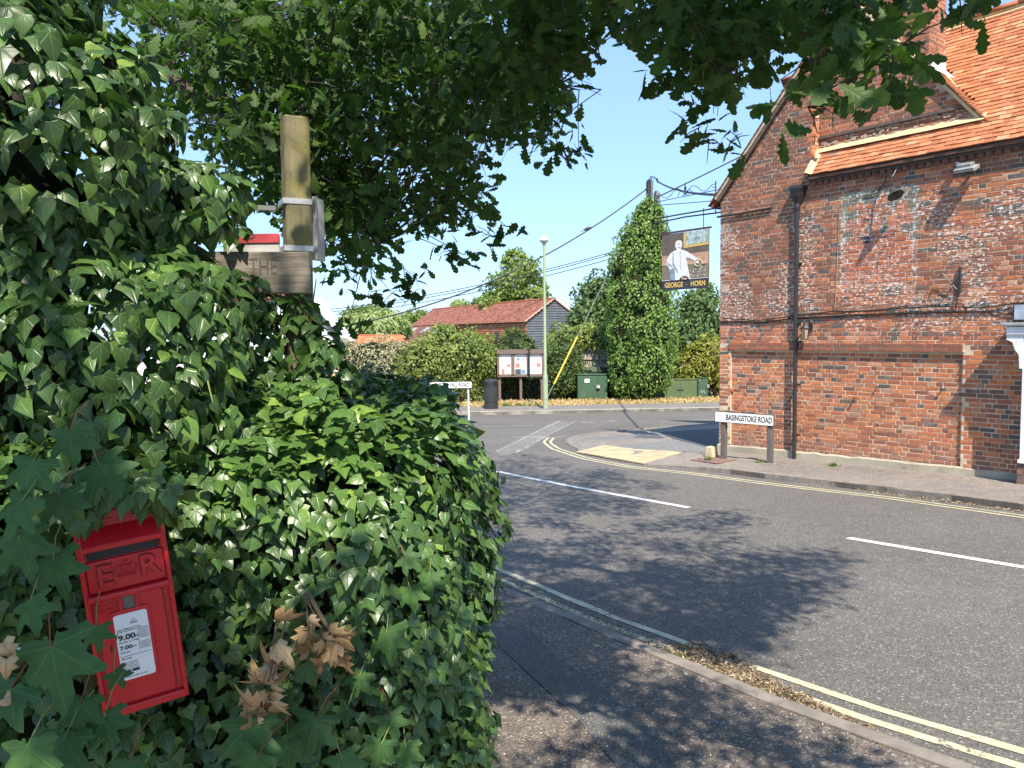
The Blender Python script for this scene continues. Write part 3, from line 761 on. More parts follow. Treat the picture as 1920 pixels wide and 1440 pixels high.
# eaves: gutter board and dentil bricks
MB().box(W(5.6, .10, 2.70), (7.25, .09, .045), (UA, NA, (0, 0, 1))).build('eaves_course', simple('eaves_brick', (.13, .07, .05), .9, var=.4, sc=10), pub)
MB().box(W(5.6, .035, 2.655), (7.25, .07, .045), (UA, NA, (0, 0, 1))).build('eaves_course', M['brick'], pub)
u = 2.05; dm = None
while u < 6.2:
    mb = MB(); a = math.pi/4
    ax = (UA*math.cos(a)+NA*math.sin(a), -UA*math.sin(a)+NA*math.cos(a), np.array([0, 0, 1.]))
    if dm is None:
        b_ = mb.box((0, 0, 0), (.075, .075, .068), ((math.cos(a), math.sin(a), 0), (-math.sin(a), math.cos(a), 0), (0, 0, 1))); o = mb.build('dentil_brick', simple('dentil', (.2, .1, .07), .9, var=.4, sc=12), pub); dm = o.data; bpy.data.objects.remove(o)
    o = put('dentil_brick', dm, pub); c = W(u, .03, 2.6)
    o.matrix_basis = Matrix([[UA[0], NA[0], 0, c[0]], [UA[1], NA[1], 0, c[1]], [0, 0, 1, c[2]], [0, 0, 0, 1]])
    u += .125
# cross gable roof
cg = empty('gable_roof', tuple(W(2.64, 0, 5.6))); cg.parent = pub; cg.matrix_parent_inverse = pinv(pub)
aL = math.atan(1.13); aR = math.atan(1.19); Zv = np.array([0, 0, 1.])
def LP(u, n, o=0): return W(u-o*math.sin(aL), n, vergez(u)+.0+o*math.cos(aL))
def RPn(u, n, o=0): return W(u+o*math.sin(aR), n, 3.22+1.19*(4.72-u)+o*math.cos(aR))
slab('left_slope', [LP(-.2, .06), LP(2.64, .06), LP(2.64, -4.6), LP(-.2, -4.6)], -UA*math.sin(aL)+Zv*math.cos(aL), .05, M['tile_brown'], cg)
slab('right_slope', [RPn(2.64, GN+.07), RPn(4.80, GN+.07), RPn(4.80, -.45), RPn(2.9, -2.1), RPn(2.64, -2.1)], UA*math.sin(aR)+Zv*math.cos(aR), .05, M['cream_mortar'], cg)
slab('gable_back', [W(.3, -4.5, 2.3), W(4.8, -4.5, 2.3), W(2.64, -4.5, 5.6)], -NA, .1, M['mortar'], cg)
slab('far_slope', [W(2.64, -2., 5.7), W(5.1, -2., 2.8), W(5.1, -4.6, 2.8), W(2.64, -4.6, 5.7)], UA*math.sin(aR)+Zv*math.cos(aR), .05, M['tile_brown'], cg)
# left verge: edges of tiles over a mortar bed
k = 0; sl = 0
while sl < 3.95:
    u_ = -.2+sl*math.cos(aL)
    ax = (UA*math.cos(aL)+Zv*math.sin(aL), NA, -UA*math.sin(aL)+Zv*math.cos(aL))
    mb = MB(); mb.box(LP(u_+.05, -.02, .028+random.uniform(-.003, .003)), (.17, .26, .014), (np.array(ax[0])*math.cos(.09)-np.array(ax[2])*math.sin(.09), NA, np.array(ax[2])*math.cos(.09)+np.array(ax[0])*math.sin(.09)))
    mb.build('verge_tile', M['tile_brown'], cg); sl += .1
mb = MB(); mb.box(LP(1.22, .07, -.012), (3.9, .05, .055), (UA*math.cos(aL)+Zv*math.sin(aL), NA, -UA*math.sin(aL)+Zv*math.cos(aL))); mb.build('verge_mortar', simple('grey_mortar', (.45, .36, .24), .9, var=.4, sc=12, grime=.3), cg)
mb = MB(); mb.box(LP(1.22, .055, -.075), (3.9, .05, .05), (UA*math.cos(aL)+Zv*math.sin(aL), NA, -UA*math.sin(aL)+Zv*math.cos(aL))); mb.build('verge_brick', simple('sooty_brick', (.14, .09, .075), .9, var=.4, sc=14), cg)
sl = 0
while sl < 1.55:
    u_ = 4.86-sl*math.cos(aR)
    e = -UA*math.cos(aR)+Zv*math.sin(aR); nn = UA*math.sin(aR)+Zv*math.cos(aR)
    mb = MB(); mb.box(RPn(u_-.04, -.33, .03+random.uniform(-.004, .004)), (.17, .36, .016), (e*math.cos(.1)+nn*math.sin(.1)*-1, NA, nn*math.cos(.1)+e*math.sin(.1)))
    mb.build('verge_tile', M['tile'], cg); sl += .1
# chimney
ch = empty('chimney', tuple(W(3.5, -.5, 4))); ch.parent = pub; ch.matrix_parent_inverse = pinv(pub)
CU0, CU1, CN0, CN1, CZ0, CZ1 = 3.05, 3.88, -.27, -.86, 4.1, 6.3
cfb = lay_bricks(CU0, CU1, CZ0, CZ1, lambda *a: True, 21)
wall_of_bricks('brickwork', cfb, FR, ch, 0, tintf=lambda u, z, r: .12+.5*r.random(), seed=22, face=CN0)
SRc = lambda u, n, z: W(CU1, CN0, 0)+UA*n-NA*u+np.array([0, 0, z])
wall_of_bricks('brickwork', lay_bricks(.0, .59, CZ0, CZ1, lambda *a: True, 23), SRc, ch, 0, tintf=lambda u, z, r: .12+.55*r.random(), seed=24, face=0)
MB().box(W((CU0+CU1)/2, (CN0+CN1)/2, (CZ0+CZ1)/2), (CU1-CU0-.005, CN0-CN1-.005, CZ1-CZ0), (UA, NA, Zv)).build('mortar_core', M['mortar'], ch)
MB().box(W((CU0+CU1)/2, (CN0+CN1)/2, CZ1+.06), (CU1-CU0+.1, CN0-CN1+.1, .12), (UA, NA, Zv)).build('cap', M['brick'], ch)
MB().poly([W(CU1+.02, CN0+.05, 4.22), W(CU1+.02, CN1, 4.22), W(CU1+.02, CN1, 4.42), W(CU1+.02, CN0+.05, 4.42)], UA, .02).build('flashing', M['lead'], ch)
slab('flashing', [RPn(3.86, CN0+.05, .06), RPn(4.0, CN0+.05, .06), RPn(4.0, CN1, .06), RPn(3.86, CN1, .06)], UA*math.sin(aR)+Zv*math.cos(aR), .01, M['lead'], ch)

# bay with canopy at the right end -------------------------------------------
bay = empty('bay_window', tuple(W(5.6, .2, wgz(5.6)))); bay.parent = pub; bay.matrix_parent_inverse = pinv(pub)
wall_of_bricks('brickwork', lay_bricks(0, .42, -2.62, -1.98, lambda *a: True, 31), lambda u, n, z: W(5.56, 0, 0)+UA*-n+NA*u+np.array([0, 0, z]), bay, 0, seed=32, face=0)
MB().box(W(6.56, .21, -2.3), (1.98, .41, .62), (UA, NA, Zv)).build('brick_base', M['brick'], bay)
MB().box(W(6.6, .215, -1.97), (2.05, .46, .05), (UA, NA, Zv)).build('sill', M['white_paint'], bay)
for uu, nn in ((5.62, .4), (6.3, .4), (7.0, .4), (7.5, .4)): MB().box(W(uu, nn, -1.15), (.06, .06, 1.6), (UA, NA, Zv), bevel=.008).build('mullion', M['white_paint'], bay)
MB().box(W(5.62, .2, -1.15), (.05, .34, 1.6), (UA, NA, Zv)).build('side_panel', M['white_paint'], bay)
for a, b in ((5.62, 6.27), (6.33, 6.97), (7.03, 7.47)): MB().box(W((a+b)/2, .385, -1.15), (b-a, .01, 1.55), (UA, NA, Zv)).build('pane', M['glass'], bay)
# fascia + scrolled bracket + lead roof
MB().box(W(6.56, .26, .02), (2.5, .5, .05), (UA, NA, Zv), bevel=.01).build('canopy_roof', simple('grey_lead', (.3, .3, .3), .55), bay)
MB().box(W(6.58, .24, -.07), (2.4, .45, .12), (UA, NA, Zv), bevel=.01).build('fascia', M['white_paint'], bay)
prof = [(5.38, -.12), (5.6, -.12), (5.6, -.62), (5.56, -.62), (5.545, -.42), (5.49, -.34), (5.46, -.24), (5.38, -.2)]
MB().poly([W(a, .44, b) for a, b in prof], NA, .4).build('bracket', M['white_paint'], bay)
MB().box(W(5.83, .03, .2), (1.0, .06, .25), (UA, NA, Zv)).build('window_frame', M['black_iron'], bay)
MB().box(W(5.83, .065, .2), (.97, .01, .22), (UA, NA, Zv)).build('pane', M['frost'], bay)

# ------------------------------------------------------------------ fittings on the pub wall (parts fixed to it)
def wallpt(px, py, n=0.):
    d = ray(px, py); t = ((WO@NA)+n)/(d@NA); return t*d
dp = empty('drainpipe', tuple(W(1.74, .08, wgz(1.74))), 'black cast iron drainpipe with hopper head on the pub wall', 'drainpipe')
PU, PN = 1.76, .075
MB().tube([W(PU, PN, wgz(PU)+.08), W(PU, PN, 2.2)], .037, 14).build('pipe', M['black_iron'], dp, smooth=True)
mb = MB(); hd = [(.045, 2.16), (.052, 2.2), (.06, 2.24), (.05, 2.26), (.06, 2.3)]
mb.lathe((*W(PU, PN, 0)[:2], 0), hd, 14); mb.build('hopper_neck', M['black_iron'], dp, smooth=True)
mb = MB()
def ring(z, a, b): return [W(PU-a, PN-b+.02, z), W(PU-a*.55, PN+b, z), W(PU+a*.55, PN+b, z), W(PU+a, PN-b+.02, z), W(PU+a, PN-.09, z), W(PU-a, PN-.09, z)]
lv = [(2.3, .055, .05), (2.42, .12, .1), (2.5, .14, .115), (2.5, .15, .125), (2.53, .15, .125), (2.54, .17, .14), (2.58, .17, .14), (2.6, .155, .13)]
vs = []
for z, a, b in lv: vs += ring(z, a, b)
mb.add(vs, [(i*6+k, i*6+(k+1) % 6, (i+1)*6+(k+1) % 6, (i+1)*6+k) for i in range(len(lv)-1) for k in range(6)]+[tuple(range(6)), tuple(range(42, 48))]); mb.build('hopper', M['black_iron'], dp)
for z in (-2.0, -1.05, .1, 1.2): mb = MB(); mb.lathe((*W(PU, PN, 0)[:2], 0), [(.046, z-.025), (.046, z+.025)], 14); mb.box(W(PU, .02, z), (.14, .04, .03), (UA, NA, Zv)); mb.build('collar', M['black_iron'], dp)
def cable(name, pts, r, mat, label, cat='cable', clips=0):
    o = MB().tube(pts, r, 6).build(name, mat, smooth=True); meta(o, label, cat); return o
def wpath(px, n=.02, jit=0): return [wallpt(x, y, n+random.uniform(0, jit)) for x, y in px]
cable('wall_cable', wpath([(1351, 596), (1420, 601), (1490, 592), (1560, 584), (1620, 583), (1700, 577), (1770, 574), (1830, 577), (1860, 575), (1905, 568), (1935, 568)], .03, .01), .011, M['cable'], 'thick upper black cable sagging along the middle of the pub wall')
cable('wall_cable', wpath([(1351, 603), (1430, 604), (1500, 596), (1620, 590), (1760, 585), (1858, 584)], .02), .015, M['cable'], 'lower straight black conduit along the middle of the pub wall', 'conduit')
cable('wall_cable', wpath([(1858, 584), (1880, 588), (1930, 592)], .02), .009, M['cable'], 'short thin black cable leaving the conduit towards the bay canopy')
cable('wall_cable', wpath([(1500, 588), (1580, 583), (1660, 578), (1695, 571), (1808, 565), (1813, 575), (1808, 600), (1795, 612)], .014), .005, M['pale_cable'], 'thin pale cable looping above the lower conduit')
cable('wall_cable', wpath([(1648, 352), (1620, 366), (1578, 383), (1574, 386), (1570, 480), (1565, 585)], .012), .005, M['pale_cable'], 'thin pale cable running down left of the old painted panel')
cable('wall_conduit', wpath([(1345, 407), (1400, 399), (1447, 390)], .035), .022, M['cable'], 'thick short black pipe fixed to the wall near its left corner', 'pipe')
# gooseneck lamp
gl = empty('gooseneck_lamp', tuple(wallpt(1675, 330)), 'dark swan neck lamp over the old painted panel', 'wall lamp')
a = W(3.46, .02, 2.5)
MB().tube([W(3.3, .03, 2.38), W(3.36, .06, 2.42), W(3.42, .12, 2.52), W(3.5, .2, 2.52), W(3.56, .24, 2.45), W(3.57, .26, 2.25)], .011, 8).build('arm', M['black_iron'], gl, smooth=True)
MB().tube([W(3.56, .03, 2.66), W(3.57, .24, 2.46)], .007, 6).build('stay', M['grey_metal'], gl)
mb = MB(); n = 18; ax_ = np.array(UA*.55-Zv*.83+NA*.2); ax_ /= np.linalg.norm(ax_); t1 = np.cross(ax_, NA); t1 /= np.linalg.norm(t1); t2 = np.cross(ax_, t1); vs = []
hc = W(3.57, .26, 2.27); prf = [(.02, 0), (.045, .03), (.06, .07), (.1, .11), (.125, .15), (.13, .165), (.12, .162), (.05, .09)]
for r_, l in prf:
    for k in range(n): q = 2*math.pi*k/n; vs.append(hc+ax_*l+r_*(t1*math.cos(q)+t2*math.sin(q)))
mb.add(vs, [(i*n+k, i*n+(k+1) % n, (i+1)*n+(k+1) % n, (i+1)*n+k) for i in range(len(prf)-1) for k in range(n)]); mb.build('shade', simple('dusty_black', (.06, .055, .05), .6), gl, smooth=True)
cable('lamp_cable', [W(3.3, .03, 2.38), W(3.22, .03, 2.28), W(3.12, .02, 2.25), W(3.0, .02, 2.26)], .009, M['cable'], 'black lead joining the swan neck lamp to the wall')
fd_ = empty('floodlight', tuple(W(4.65, .1, 2.4)), 'grey rectangular floodlight under the eaves', 'floodlight')
fx = (UA, NA*math.cos(-.35)+Zv*math.sin(-.35), Zv*math.cos(-.35)-NA*math.sin(-.35))
MB().box(W(4.68, .2, 2.40), (.3, .22, .07), fx, bevel=.012).build('housing', simple('grey_casting', (.3, .3, .28), .5, grime=.3), fd_)
MB().box(W(4.66, .19, 2.465), (.22, .14, .055), fx, bevel=.01, taper=.8).build('fins', M['grey_metal'], fd_)
MB().box(W(4.68, .21, 2.358), (.27, .19, .006), fx).build('glass', M['glass'], fd_)
MB().box(W(4.7, .05, 2.4), (.04, .12, .03), (UA, NA, Zv)).build('bracket', M['black_iron'], fd_)
se = empty('sensor', tuple(W(4.5, .1, 2.5)), 'small round dark sensor left of the floodlight', 'sensor')
MB().lathe(W(4.5, .1, 2.5), [(.01, -.05), (.045, -.035), (.055, 0), (.045, .035), (.01, .05)], 14).build('body', simple('dark_blue_grey', (.05, .06, .08), .6), se, smooth=True)
MB().box(W(4.5, .03, 2.5), (.05, .06, .05), (UA, NA, Zv)).build('mount', M['black_iron'], se)
ib = empty('iron_bracket', tuple(W(4.5, .0, .7)), 'black iron cable bracket sticking out of the wall above the cables', 'bracket')
mb = MB(); mb.box(W(4.56, .03, .72), (.035, .035, .42), (UA, NA, Zv), bevel=.005); mb.build('upright', M['black_iron'], ib)
for p_, q_ in ((W(4.32, .1, .85), W(4.53, .06, .58)), (W(4.32, .1, .86), W(4.31, .12, .78)), (W(4.55, .05, .58), W(4.52, .05, .25)), (W(4.45, .1, .64), W(4.56, .06, .78))): MB().tube([p_, q_], .011, 6).build('strut', M['black_iron'], ib)
ln = empty('wall_lantern', tuple(W(1.98, .1, 0)), 'small black lantern right of the drainpipe', 'lantern')
lc = W(2.0, .16, 0)
mb = MB(); mb.lathe((lc[0], lc[1], 0), [(.008, .12), (.03, .10), (.045, .05), (.085, -.0), (.08, -.015)], 6); mb.build('cap', M['black_iron'], ln)
mb = MB(); mb.lathe((lc[0], lc[1], 0), [(.055, -.2), (.07, -.03)], 6); mb.build('glass', simple('lantern_glass', (.35, .28, .18), .2, spec=.6), ln)
mb = MB()
for k in range(6):
    q = 2*math.pi*k/6; mb.tube([(lc[0]+.057*math.cos(q), lc[1]+.057*math.sin(q), -.2), (lc[0]+.075*math.cos(q), lc[1]+.075*math.sin(q), -.01)], .006, 5)
mb.lathe((lc[0], lc[1], 0), [(.06, -.21), (.06, -.195)], 6); mb.build('frame', M['black_iron'], ln)
MB().tube([W(2.0, .01, .02), W(2.02, .06, .12), W(2.01, .12, .15), W(2.0, .16, .12)], .014, 8).build('arm', M['black_iron'], ln)
MB().box(W(2.03, .02, .04), (.07, .03, .12), (UA, NA, Zv), bevel=.006).build('back_plate', M['black_iron'], ln)
for i, (px, py, lab) in enumerate(((1603, 745, 'rusty metal stub in the lower wall right of the drainpipe'), (1646, 722, 'small pale bolt in the middle of the lower brick panel'), (1768, 727, 'small pale bolt near the right end of the lower brick panel'))):
    o = MB().tube([wallpt(px, py, -.05), wallpt(px, py, .04)], .012 if i else .02, 8).build('wall_bolt', simple('rust%d' % i, (.12, .06, .04) if i == 0 else (.4, .38, .35), .7)); meta(o, lab, 'bolt')

# ------------------------------------------------------------------ text helper
def text(s, size, c, ex, ey, mat, parent, name='lettering', width=None, depth=.001, align='CENTER', spacing=1., bold=0.):
    cu_ = bpy.data.curves.new(name, 'FONT'); cu_.body = s; cu_.size = size; cu_.extrude = depth; cu_.align_x = align; cu_.align_y = 'CENTER'
    cu_.space_character = spacing; cu_.offset = bold
    o = bpy.data.objects.new(name, cu_); COL.objects.link(o); cu_.materials.append(mat)
    bpy.context.view_layer.update()
    sx = width/max(o.dimensions.x, 1e-4) if width else 1.
    dg = bpy.context.evaluated_depsgraph_get(); me = bpy.data.meshes.new_from_object(o.evaluated_get(dg)); bpy.data.objects.remove(o)
    me.materials.clear(); me.materials.append(mat)
    for v in me.vertices: v.co.x *= sx
    o = put(name, me, parent)
    ex = np.array(ex, float); ey = np.array(ey, float); ez = np.cross(ex, ey); c = np.array(c, float)
    o.matrix_basis = Matrix([[ex[a], ey[a], ez[a], c[a]] for a in range(3)]+[[0, 0, 0, 1]])
    return o

# ------------------------------------------------------------------ pub sign on its bracket
ps = empty('pub_sign', tuple(W(-.9, 0, 2.1)), 'hanging painted pub sign of a man in white, with gold George & Horn lettering', 'pub sign')
S0, S1, SZ0, SZ1 = -1.52, -.28, .86, 2.06
sx_ = lambda a: S0+(S1-S0)*a
sz_ = lambda b: SZ0+(SZ1-SZ0)*b
MB().box(W((S0+S1)/2, 0, (SZ0+SZ1)/2), (S1-S0, .03, SZ1-SZ0), (UA, NA, Zv)).build('board', simple('sign_brown', (.13, .1, .075), .6, var=.25, sc=5), ps)
def flat(name, pts, col, lay, rough=.6, var=.15):
    o = MB().poly([W(sx_(a), .016+.0022*lay, sz_(b)) for a, b in pts], NA, .0022).build(name, simple(name+'_paint', col, rough, var=var, sc=14), ps); return o
flat('painted_wall', [(0, .42), (1, .42), (1, .62), (0, .62)], (.5, .3, .2), 1, var=.35)
flat('painted_ground', [(0, .17), (1, .17), (1, .42), (0, .45)], (.2, .17, .11), 1)
flat('black_band', [(0, 0), (1, 0), (1, .17), (0, .17)], (.035, .033, .045), 1)
flat('picture_frame', [(.48, .72), (1, .74), (1, 1), (.48, 1)], (.6, .42, .12), 1)
flat('picture', [(.54, .77), (1, .79), (1, 1), (.54, 1)], (.42, .52, .5), 2, var=.7)
flat('white_rule', [(0, .17), (1, .17), (1, .178), (0, .178)], (.7, .7, .68), 2)
body_ = [(.19, .17), (.63, .17), (.57, .4), (.53, .55), (.66, .51), (.76, .46), (.8, .5), (.69, .57), (.55, .66), (.45, .7), (.3, .7), (.2, .66), (.12, .56), (.1, .46), (.15, .42), (.18, .36)]
flat('coat', body_, (.72, .73, .74), 3, var=.12)
flat('coat_fold', [(.19, .17), (.3, .17), (.3, .34), (.27, .4), (.18, .36)], (.25, .32, .4), 4, var=.5)
flat('coat_fold', [(.25, .66), (.27, .66), (.27, .48), (.38, .3), (.35, .3), (.24, .46)], (.3, .33, .38), 4, var=.4)
flat('coat_fold', [(.56, .56), (.66, .52), (.7, .5), (.6, .53), (.55, .52)], (.3, .36, .42), 4, var=.4)
flat('coat_fold', [(.12, .52), (.2, .45), (.26, .43), (.22, .41), (.13, .46)], (.3, .36, .42), 4, var=.4)
flat('coat_fold', [(.405, .68), (.415, .68), (.43, .35), (.42, .35)], (.35, .38, .42), 4, var=.4)
flat('head', [(.3, .76), (.34, .7), (.42, .7), (.45, .76), (.45, .83), (.41, .87), (.34, .87), (.3, .83)], (.74, .7, .66), 3)
flat('beard', [(.37, .735), (.42, .735), (.42, .75), (.37, .75)], (.3, .28, .27), 4)
flat('eyes', [(.35, .8), (.42, .8), (.42, .808), (.35, .808)], (.3, .22, .2), 4)
flat('hand', [(.73, .45), (.8, .43), (.82, .48), (.76, .52), (.72, .5)], (.74, .66, .56), 4)
mb = MB(); mb.tube([W(sx_(.8+.08*math.cos(t)), .03, sz_(.44+.06*math.sin(t))) for t in np.linspace(0, 2*math.pi, 18)], .006, 5, cap=False); mb.tube([W(sx_(.88), .03, sz_(.42)), W(sx_(.96), .03, sz_(.43))], .006, 5); mb.build('horn', simple('brass', (.7, .62, .4), .5), ps)
rr = random.Random(4)
mb = MB()
for i in range(26):
    a, b = rr.uniform(.62, .97), rr.uniform(.2, .38); s = rr.uniform(.008, .02)
    mb.poly([W(sx_(a-s), .0225, sz_(b)), W(sx_(a), .0225, sz_(b-s)), W(sx_(a+s), .0225, sz_(b+s*.5)), W(sx_(a), .0225, sz_(b+s))], NA, .002)
mb.build('painted_marks', simple('mark_paint', (.6, .58, .5), .6), ps)
mb = MB(); mb.poly([W(sx_(.5+.1*math.cos(t)), .0293, sz_(.168+.065*math.sin(t))) for t in np.linspace(0, math.pi, 12)], NA, .002); mb.build('black_arch', simple('arch', (.04, .035, .04), .6), ps)
gold = simple('gold_paint', (.78, .52, .12), .45, var=.15)
text('The', .075, W(sx_(.5), .033, sz_(.185)), UA, Zv, simple('pale_gold', (.75, .65, .4), .5), ps, width=.15, bold=.001)
text('GEORGE', .15, W(sx_(.27), .0215, sz_(.082)), UA, Zv, gold, ps, width=.5, bold=.003)
text('&', .12, W(sx_(.545), .0215, sz_(.08)), UA, Zv, simple('slate_paint', (.12, .13, .2), .5), ps, width=.09)
text('HORN', .15, W(sx_(.79), .0215, sz_(.082)), UA, Zv, gold, ps, width=.37, bold=.003)
MB().box(W((S0+S1)/2+.0, 0, SZ1+.03), (S1-S0+.1, .05, .035), (UA, NA, Zv)).build('top_bar', simple('rusty_bar', (.08, .045, .04), .7), ps)
br = empty('sign_bracket', tuple(W(-.1, 0, 2.4)), 'black wrought iron scroll bracket reaching out from the pub corner', 'bracket')
for nme, p_ in (('arm', [W(.02, .0, 2.36), W(-.9, 0, 2.38), W(-1.75, 0, 2.34)]), ('arm', [W(.02, 0, 2.46), W(-1.7, 0, 2.44)]), ('top_rail', [W(-.05, .0, 2.82), W(-1.7, 0, 2.80)]), ('top_rail', [W(-.02, 0, 2.6), W(-1.6, 0, 2.72)])):
    MB().tube([W(0, 0, 0)*0+q for q in p_], .016 if nme == 'arm' else .008, 8).build(nme, M['black_iron'], br)
MB().tube([W(-.12, 0, 2.34), W(-.12, 0, 3.0)], .012, 6).build('upright', M['black_iron'], br)
MB().tube([W(-1.68, 0, 2.7), W(-1.68, 0, 2.95)], .012, 6).build('upright', M['black_iron'], br)
for uu in (-.42, -1.4): MB().tube([W(uu, 0, 2.06), W(uu, 0, 2.5)], .009, 6).build('hanger', M['black_iron'], br)
def spiral(c, r0, r1, a0, a1, n=16): return [W(c+(r0+(r1-r0)*i/n)*math.cos(a0+(a1-a0)*i/n), 0, 0)+Zv*((r0+(r1-r0)*i/n)*math.sin(a0+(a1-a0)*i/n)) for i in range(n+1)]
for s in (-1, 1):
    pts = [W(-.9+s*x, 0, z) for x, z in ((.09, 2.86), (.06, 2.83), (.03, 2.87), (.06, 2.93), (.13, 2.93), (.18, 2.88), (.2, 2.83))]
    MB().tube(pts, .007, 6).build('scroll', M['black_iron'], br)
    pts = [W(-.9+s*x, 0, z) for x, z in ((.0, 2.83), (.1, 2.95), (.2, 3.0), (.3, 2.97), (.4, 2.88), (.5, 2.84), (.6, 2.87), (.68, 2.94), (.76, 2.95), (.78, 2.9), (.74, 2.87), (.71, 2.9))]
    MB().tube(pts, .007, 6).build('scroll', M['black_iron'], br)
MB().lathe(W(-.9, 0, 0), [(.004, 2.82), (.02, 2.86), (.01, 2.9), (.028, 2.98), (.01, 3.04), (.002, 3.1)], 8).build('finial', M['black_iron'], br)

# ------------------------------------------------------------------ street name plates
rs = empty('street_name_sign', tuple(ground(1400, 862, .09)), 'white Basingstoke Road name plate on two dark timber posts', 'street sign')
pL, pR = ground(1357, 860, .09), ground(1444, 868, .09)
tv = (pR-pL); tv[2] = 0; lg = np.linalg.norm(tv); tv /= lg; nv = np.array([tv[1], -tv[0], 0])
if nv[1] > 0: nv = -nv
zt = -1.60
for p_ in (pL, pR):
    mb = MB(); h_ = zt+.06-p_[2]+.15; mb.box((p_[0], p_[1], zt+.06-h_/2), (.095, .095, h_), (tv, nv, Zv), bevel=.008); mb.build('post', M['signpost'], rs)
cpl = (pL+pR)/2+nv*.06+tv*-.03; cpl[2] = zt-.05
pw = lg+.25
MB().box(cpl-nv*.001, (pw, .018, .205), (tv, nv, Zv)).build('border', M['black'], rs)
MB().box(cpl+nv*.006, (pw-.022, .010, .185), (tv, nv, Zv)).build('plate', M['sign_white'], rs)
text('BASINGSTOKE ROAD', .15, cpl+nv*.0125+tv*(pw*.085)-Zv*.004, tv, Zv, M['black'], rs, width=pw*.77, bold=.0025)
mb = MB()
for i in range(5): mb.box(cpl+nv*.012-tv*(pw*.42-.05*(i % 3)*.7)+Zv*(.03-.03*(i//2)), (.035, .002, .012), (tv, nv, Zv))
mb.build('council_emblem', simple('pale_blue_ink', (.4, .55, .6), .6), rs)
rs2 = empty('street_name_sign', tuple(ground(860, 755)), 'white Ashford Hill Road name plate on a pale post beyond the hedge', 'street sign')
Yq = 24.5
a_, b_ = at(806, 722, Yq), at(884, 722, Yq); c_ = (a_+b_)/2
MB().box(c_, (np.linalg.norm(b_-a_), .02, .19), None).build('plate', M['sign_white'], rs2)
text('ASHFORD HILL ROAD', .17, c_+np.array([.0, -.013, 0]), (1, 0, 0), Zv, M['black'], rs2, width=1.2, bold=.004)
for xx in (815, 878): q_ = at(xx, 722, Yq+.04); MB().box((q_[0], q_[1]+.02, (q_[2]+.08+gz(Yq))/2), (.045, .04, q_[2]+.08-gz(Yq)), None).build('post', M['white_paint'], rs2)

# stone and meter box at the pub corner
so = MB(); q_ = ground(1334, 856, .09)
so.box(q_+np.array([0, 0, .09]), (.22, .2, .22), (UA, NA, Zv), taper=.75, bevel=0); o = so.build('kerb_stone_block', M['stone']); meta(o, 'small pale guard stone at the left corner of the pub', 'stone')
md = o.modifiers.new('b', 'BEVEL'); md.width = .03; md.segments = 2
q_ = ground(1340, 838, .09); q_ = W(-.12, -.45, 0); zb = gz(q_[1])+.09
gb_ = empty('meter_box', (q_[0], q_[1], zb), 'blue grey metal box behind the guard stone at the pub corner', 'box')
MB().box((q_[0], q_[1], zb+.24), (.24, .3, .44), (UA, NA, Zv), bevel=.01).build('body', simple('blue_grey', (.3, .36, .4), .6), gb_)
MB().box((q_[0], q_[1], zb+.47), (.27, .33, .03), (UA, NA, Zv)).build('lid', M['grey_metal'], gb_)

# ------------------------------------------------------------------ things across the junction
bn = ground(921, 766, .11)
bi = empty('litter_bin', tuple(bn), 'round black litter bin beside the notice board', 'bin')
blk = simple('black_plastic', (.03, .033, .036), .45, var=.2, sc=5)
MB().lathe(bn, [(.25, 0), (.26, .01), (.26, .2), (.245, .21), (.245, .23), (.255, .24), (.25, .82), (.26, .83), (.26, .86)], 24).build('body', blk, bi, smooth=True)
MB().lathe(bn, [(.255, .862), (.26, .9), (.26, 1.0), (.2, 1.05), (.05, 1.08)], 24).build('hood', blk, bi, smooth=True)
for q in (-.9, .9): MB().box(bn+np.array([.245*math.sin(q), -.245*math.cos(q), .93]), (.2, .05, .12), ((math.cos(q), math.sin(q), 0), (-math.sin(q), math.cos(q), 0), (0, 0, 1))).build('opening', M['black'], bi)
lb_ = ground(1023, 766, .11)
lp = empty('street_lamp', tuple(lb_), 'tall pale green street lamp with a small domed lantern', 'street lamp')
zt_ = at(1023, 456, lb_[1])[2]
MB().tube([lb_, lb_+Zv*1.15], .095, 14).build('base_section', M['lamp_green'], lp, smooth=True)
MB().tube([lb_+Zv*1.15, lb_+Zv*1.3, np.array([lb_[0], lb_[1], zt_])], [.085, .055, .042], 12).build('column', M['lamp_green'], lp, smooth=True)
MB().box(lb_+np.array([0, -.092, .6]), (.1, .02, .5)).build('door', M['lamp_green'], lp)
MB().lathe((lb_[0], lb_[1], zt_), [(.05, -.08), (.07, 0), (.15, .06), (.15, .09)], 16).build('gallery', M['lamp_top'], lp, smooth=True)
MB().lathe((lb_[0], lb_[1], zt_), [(.165, .09), (.165, .12), (.14, .17), (.08, .22), (.03, .24), (.02, .29)], 16).build('dome', simple('dome', (.6, .6, .52), .4), lp, smooth=True)

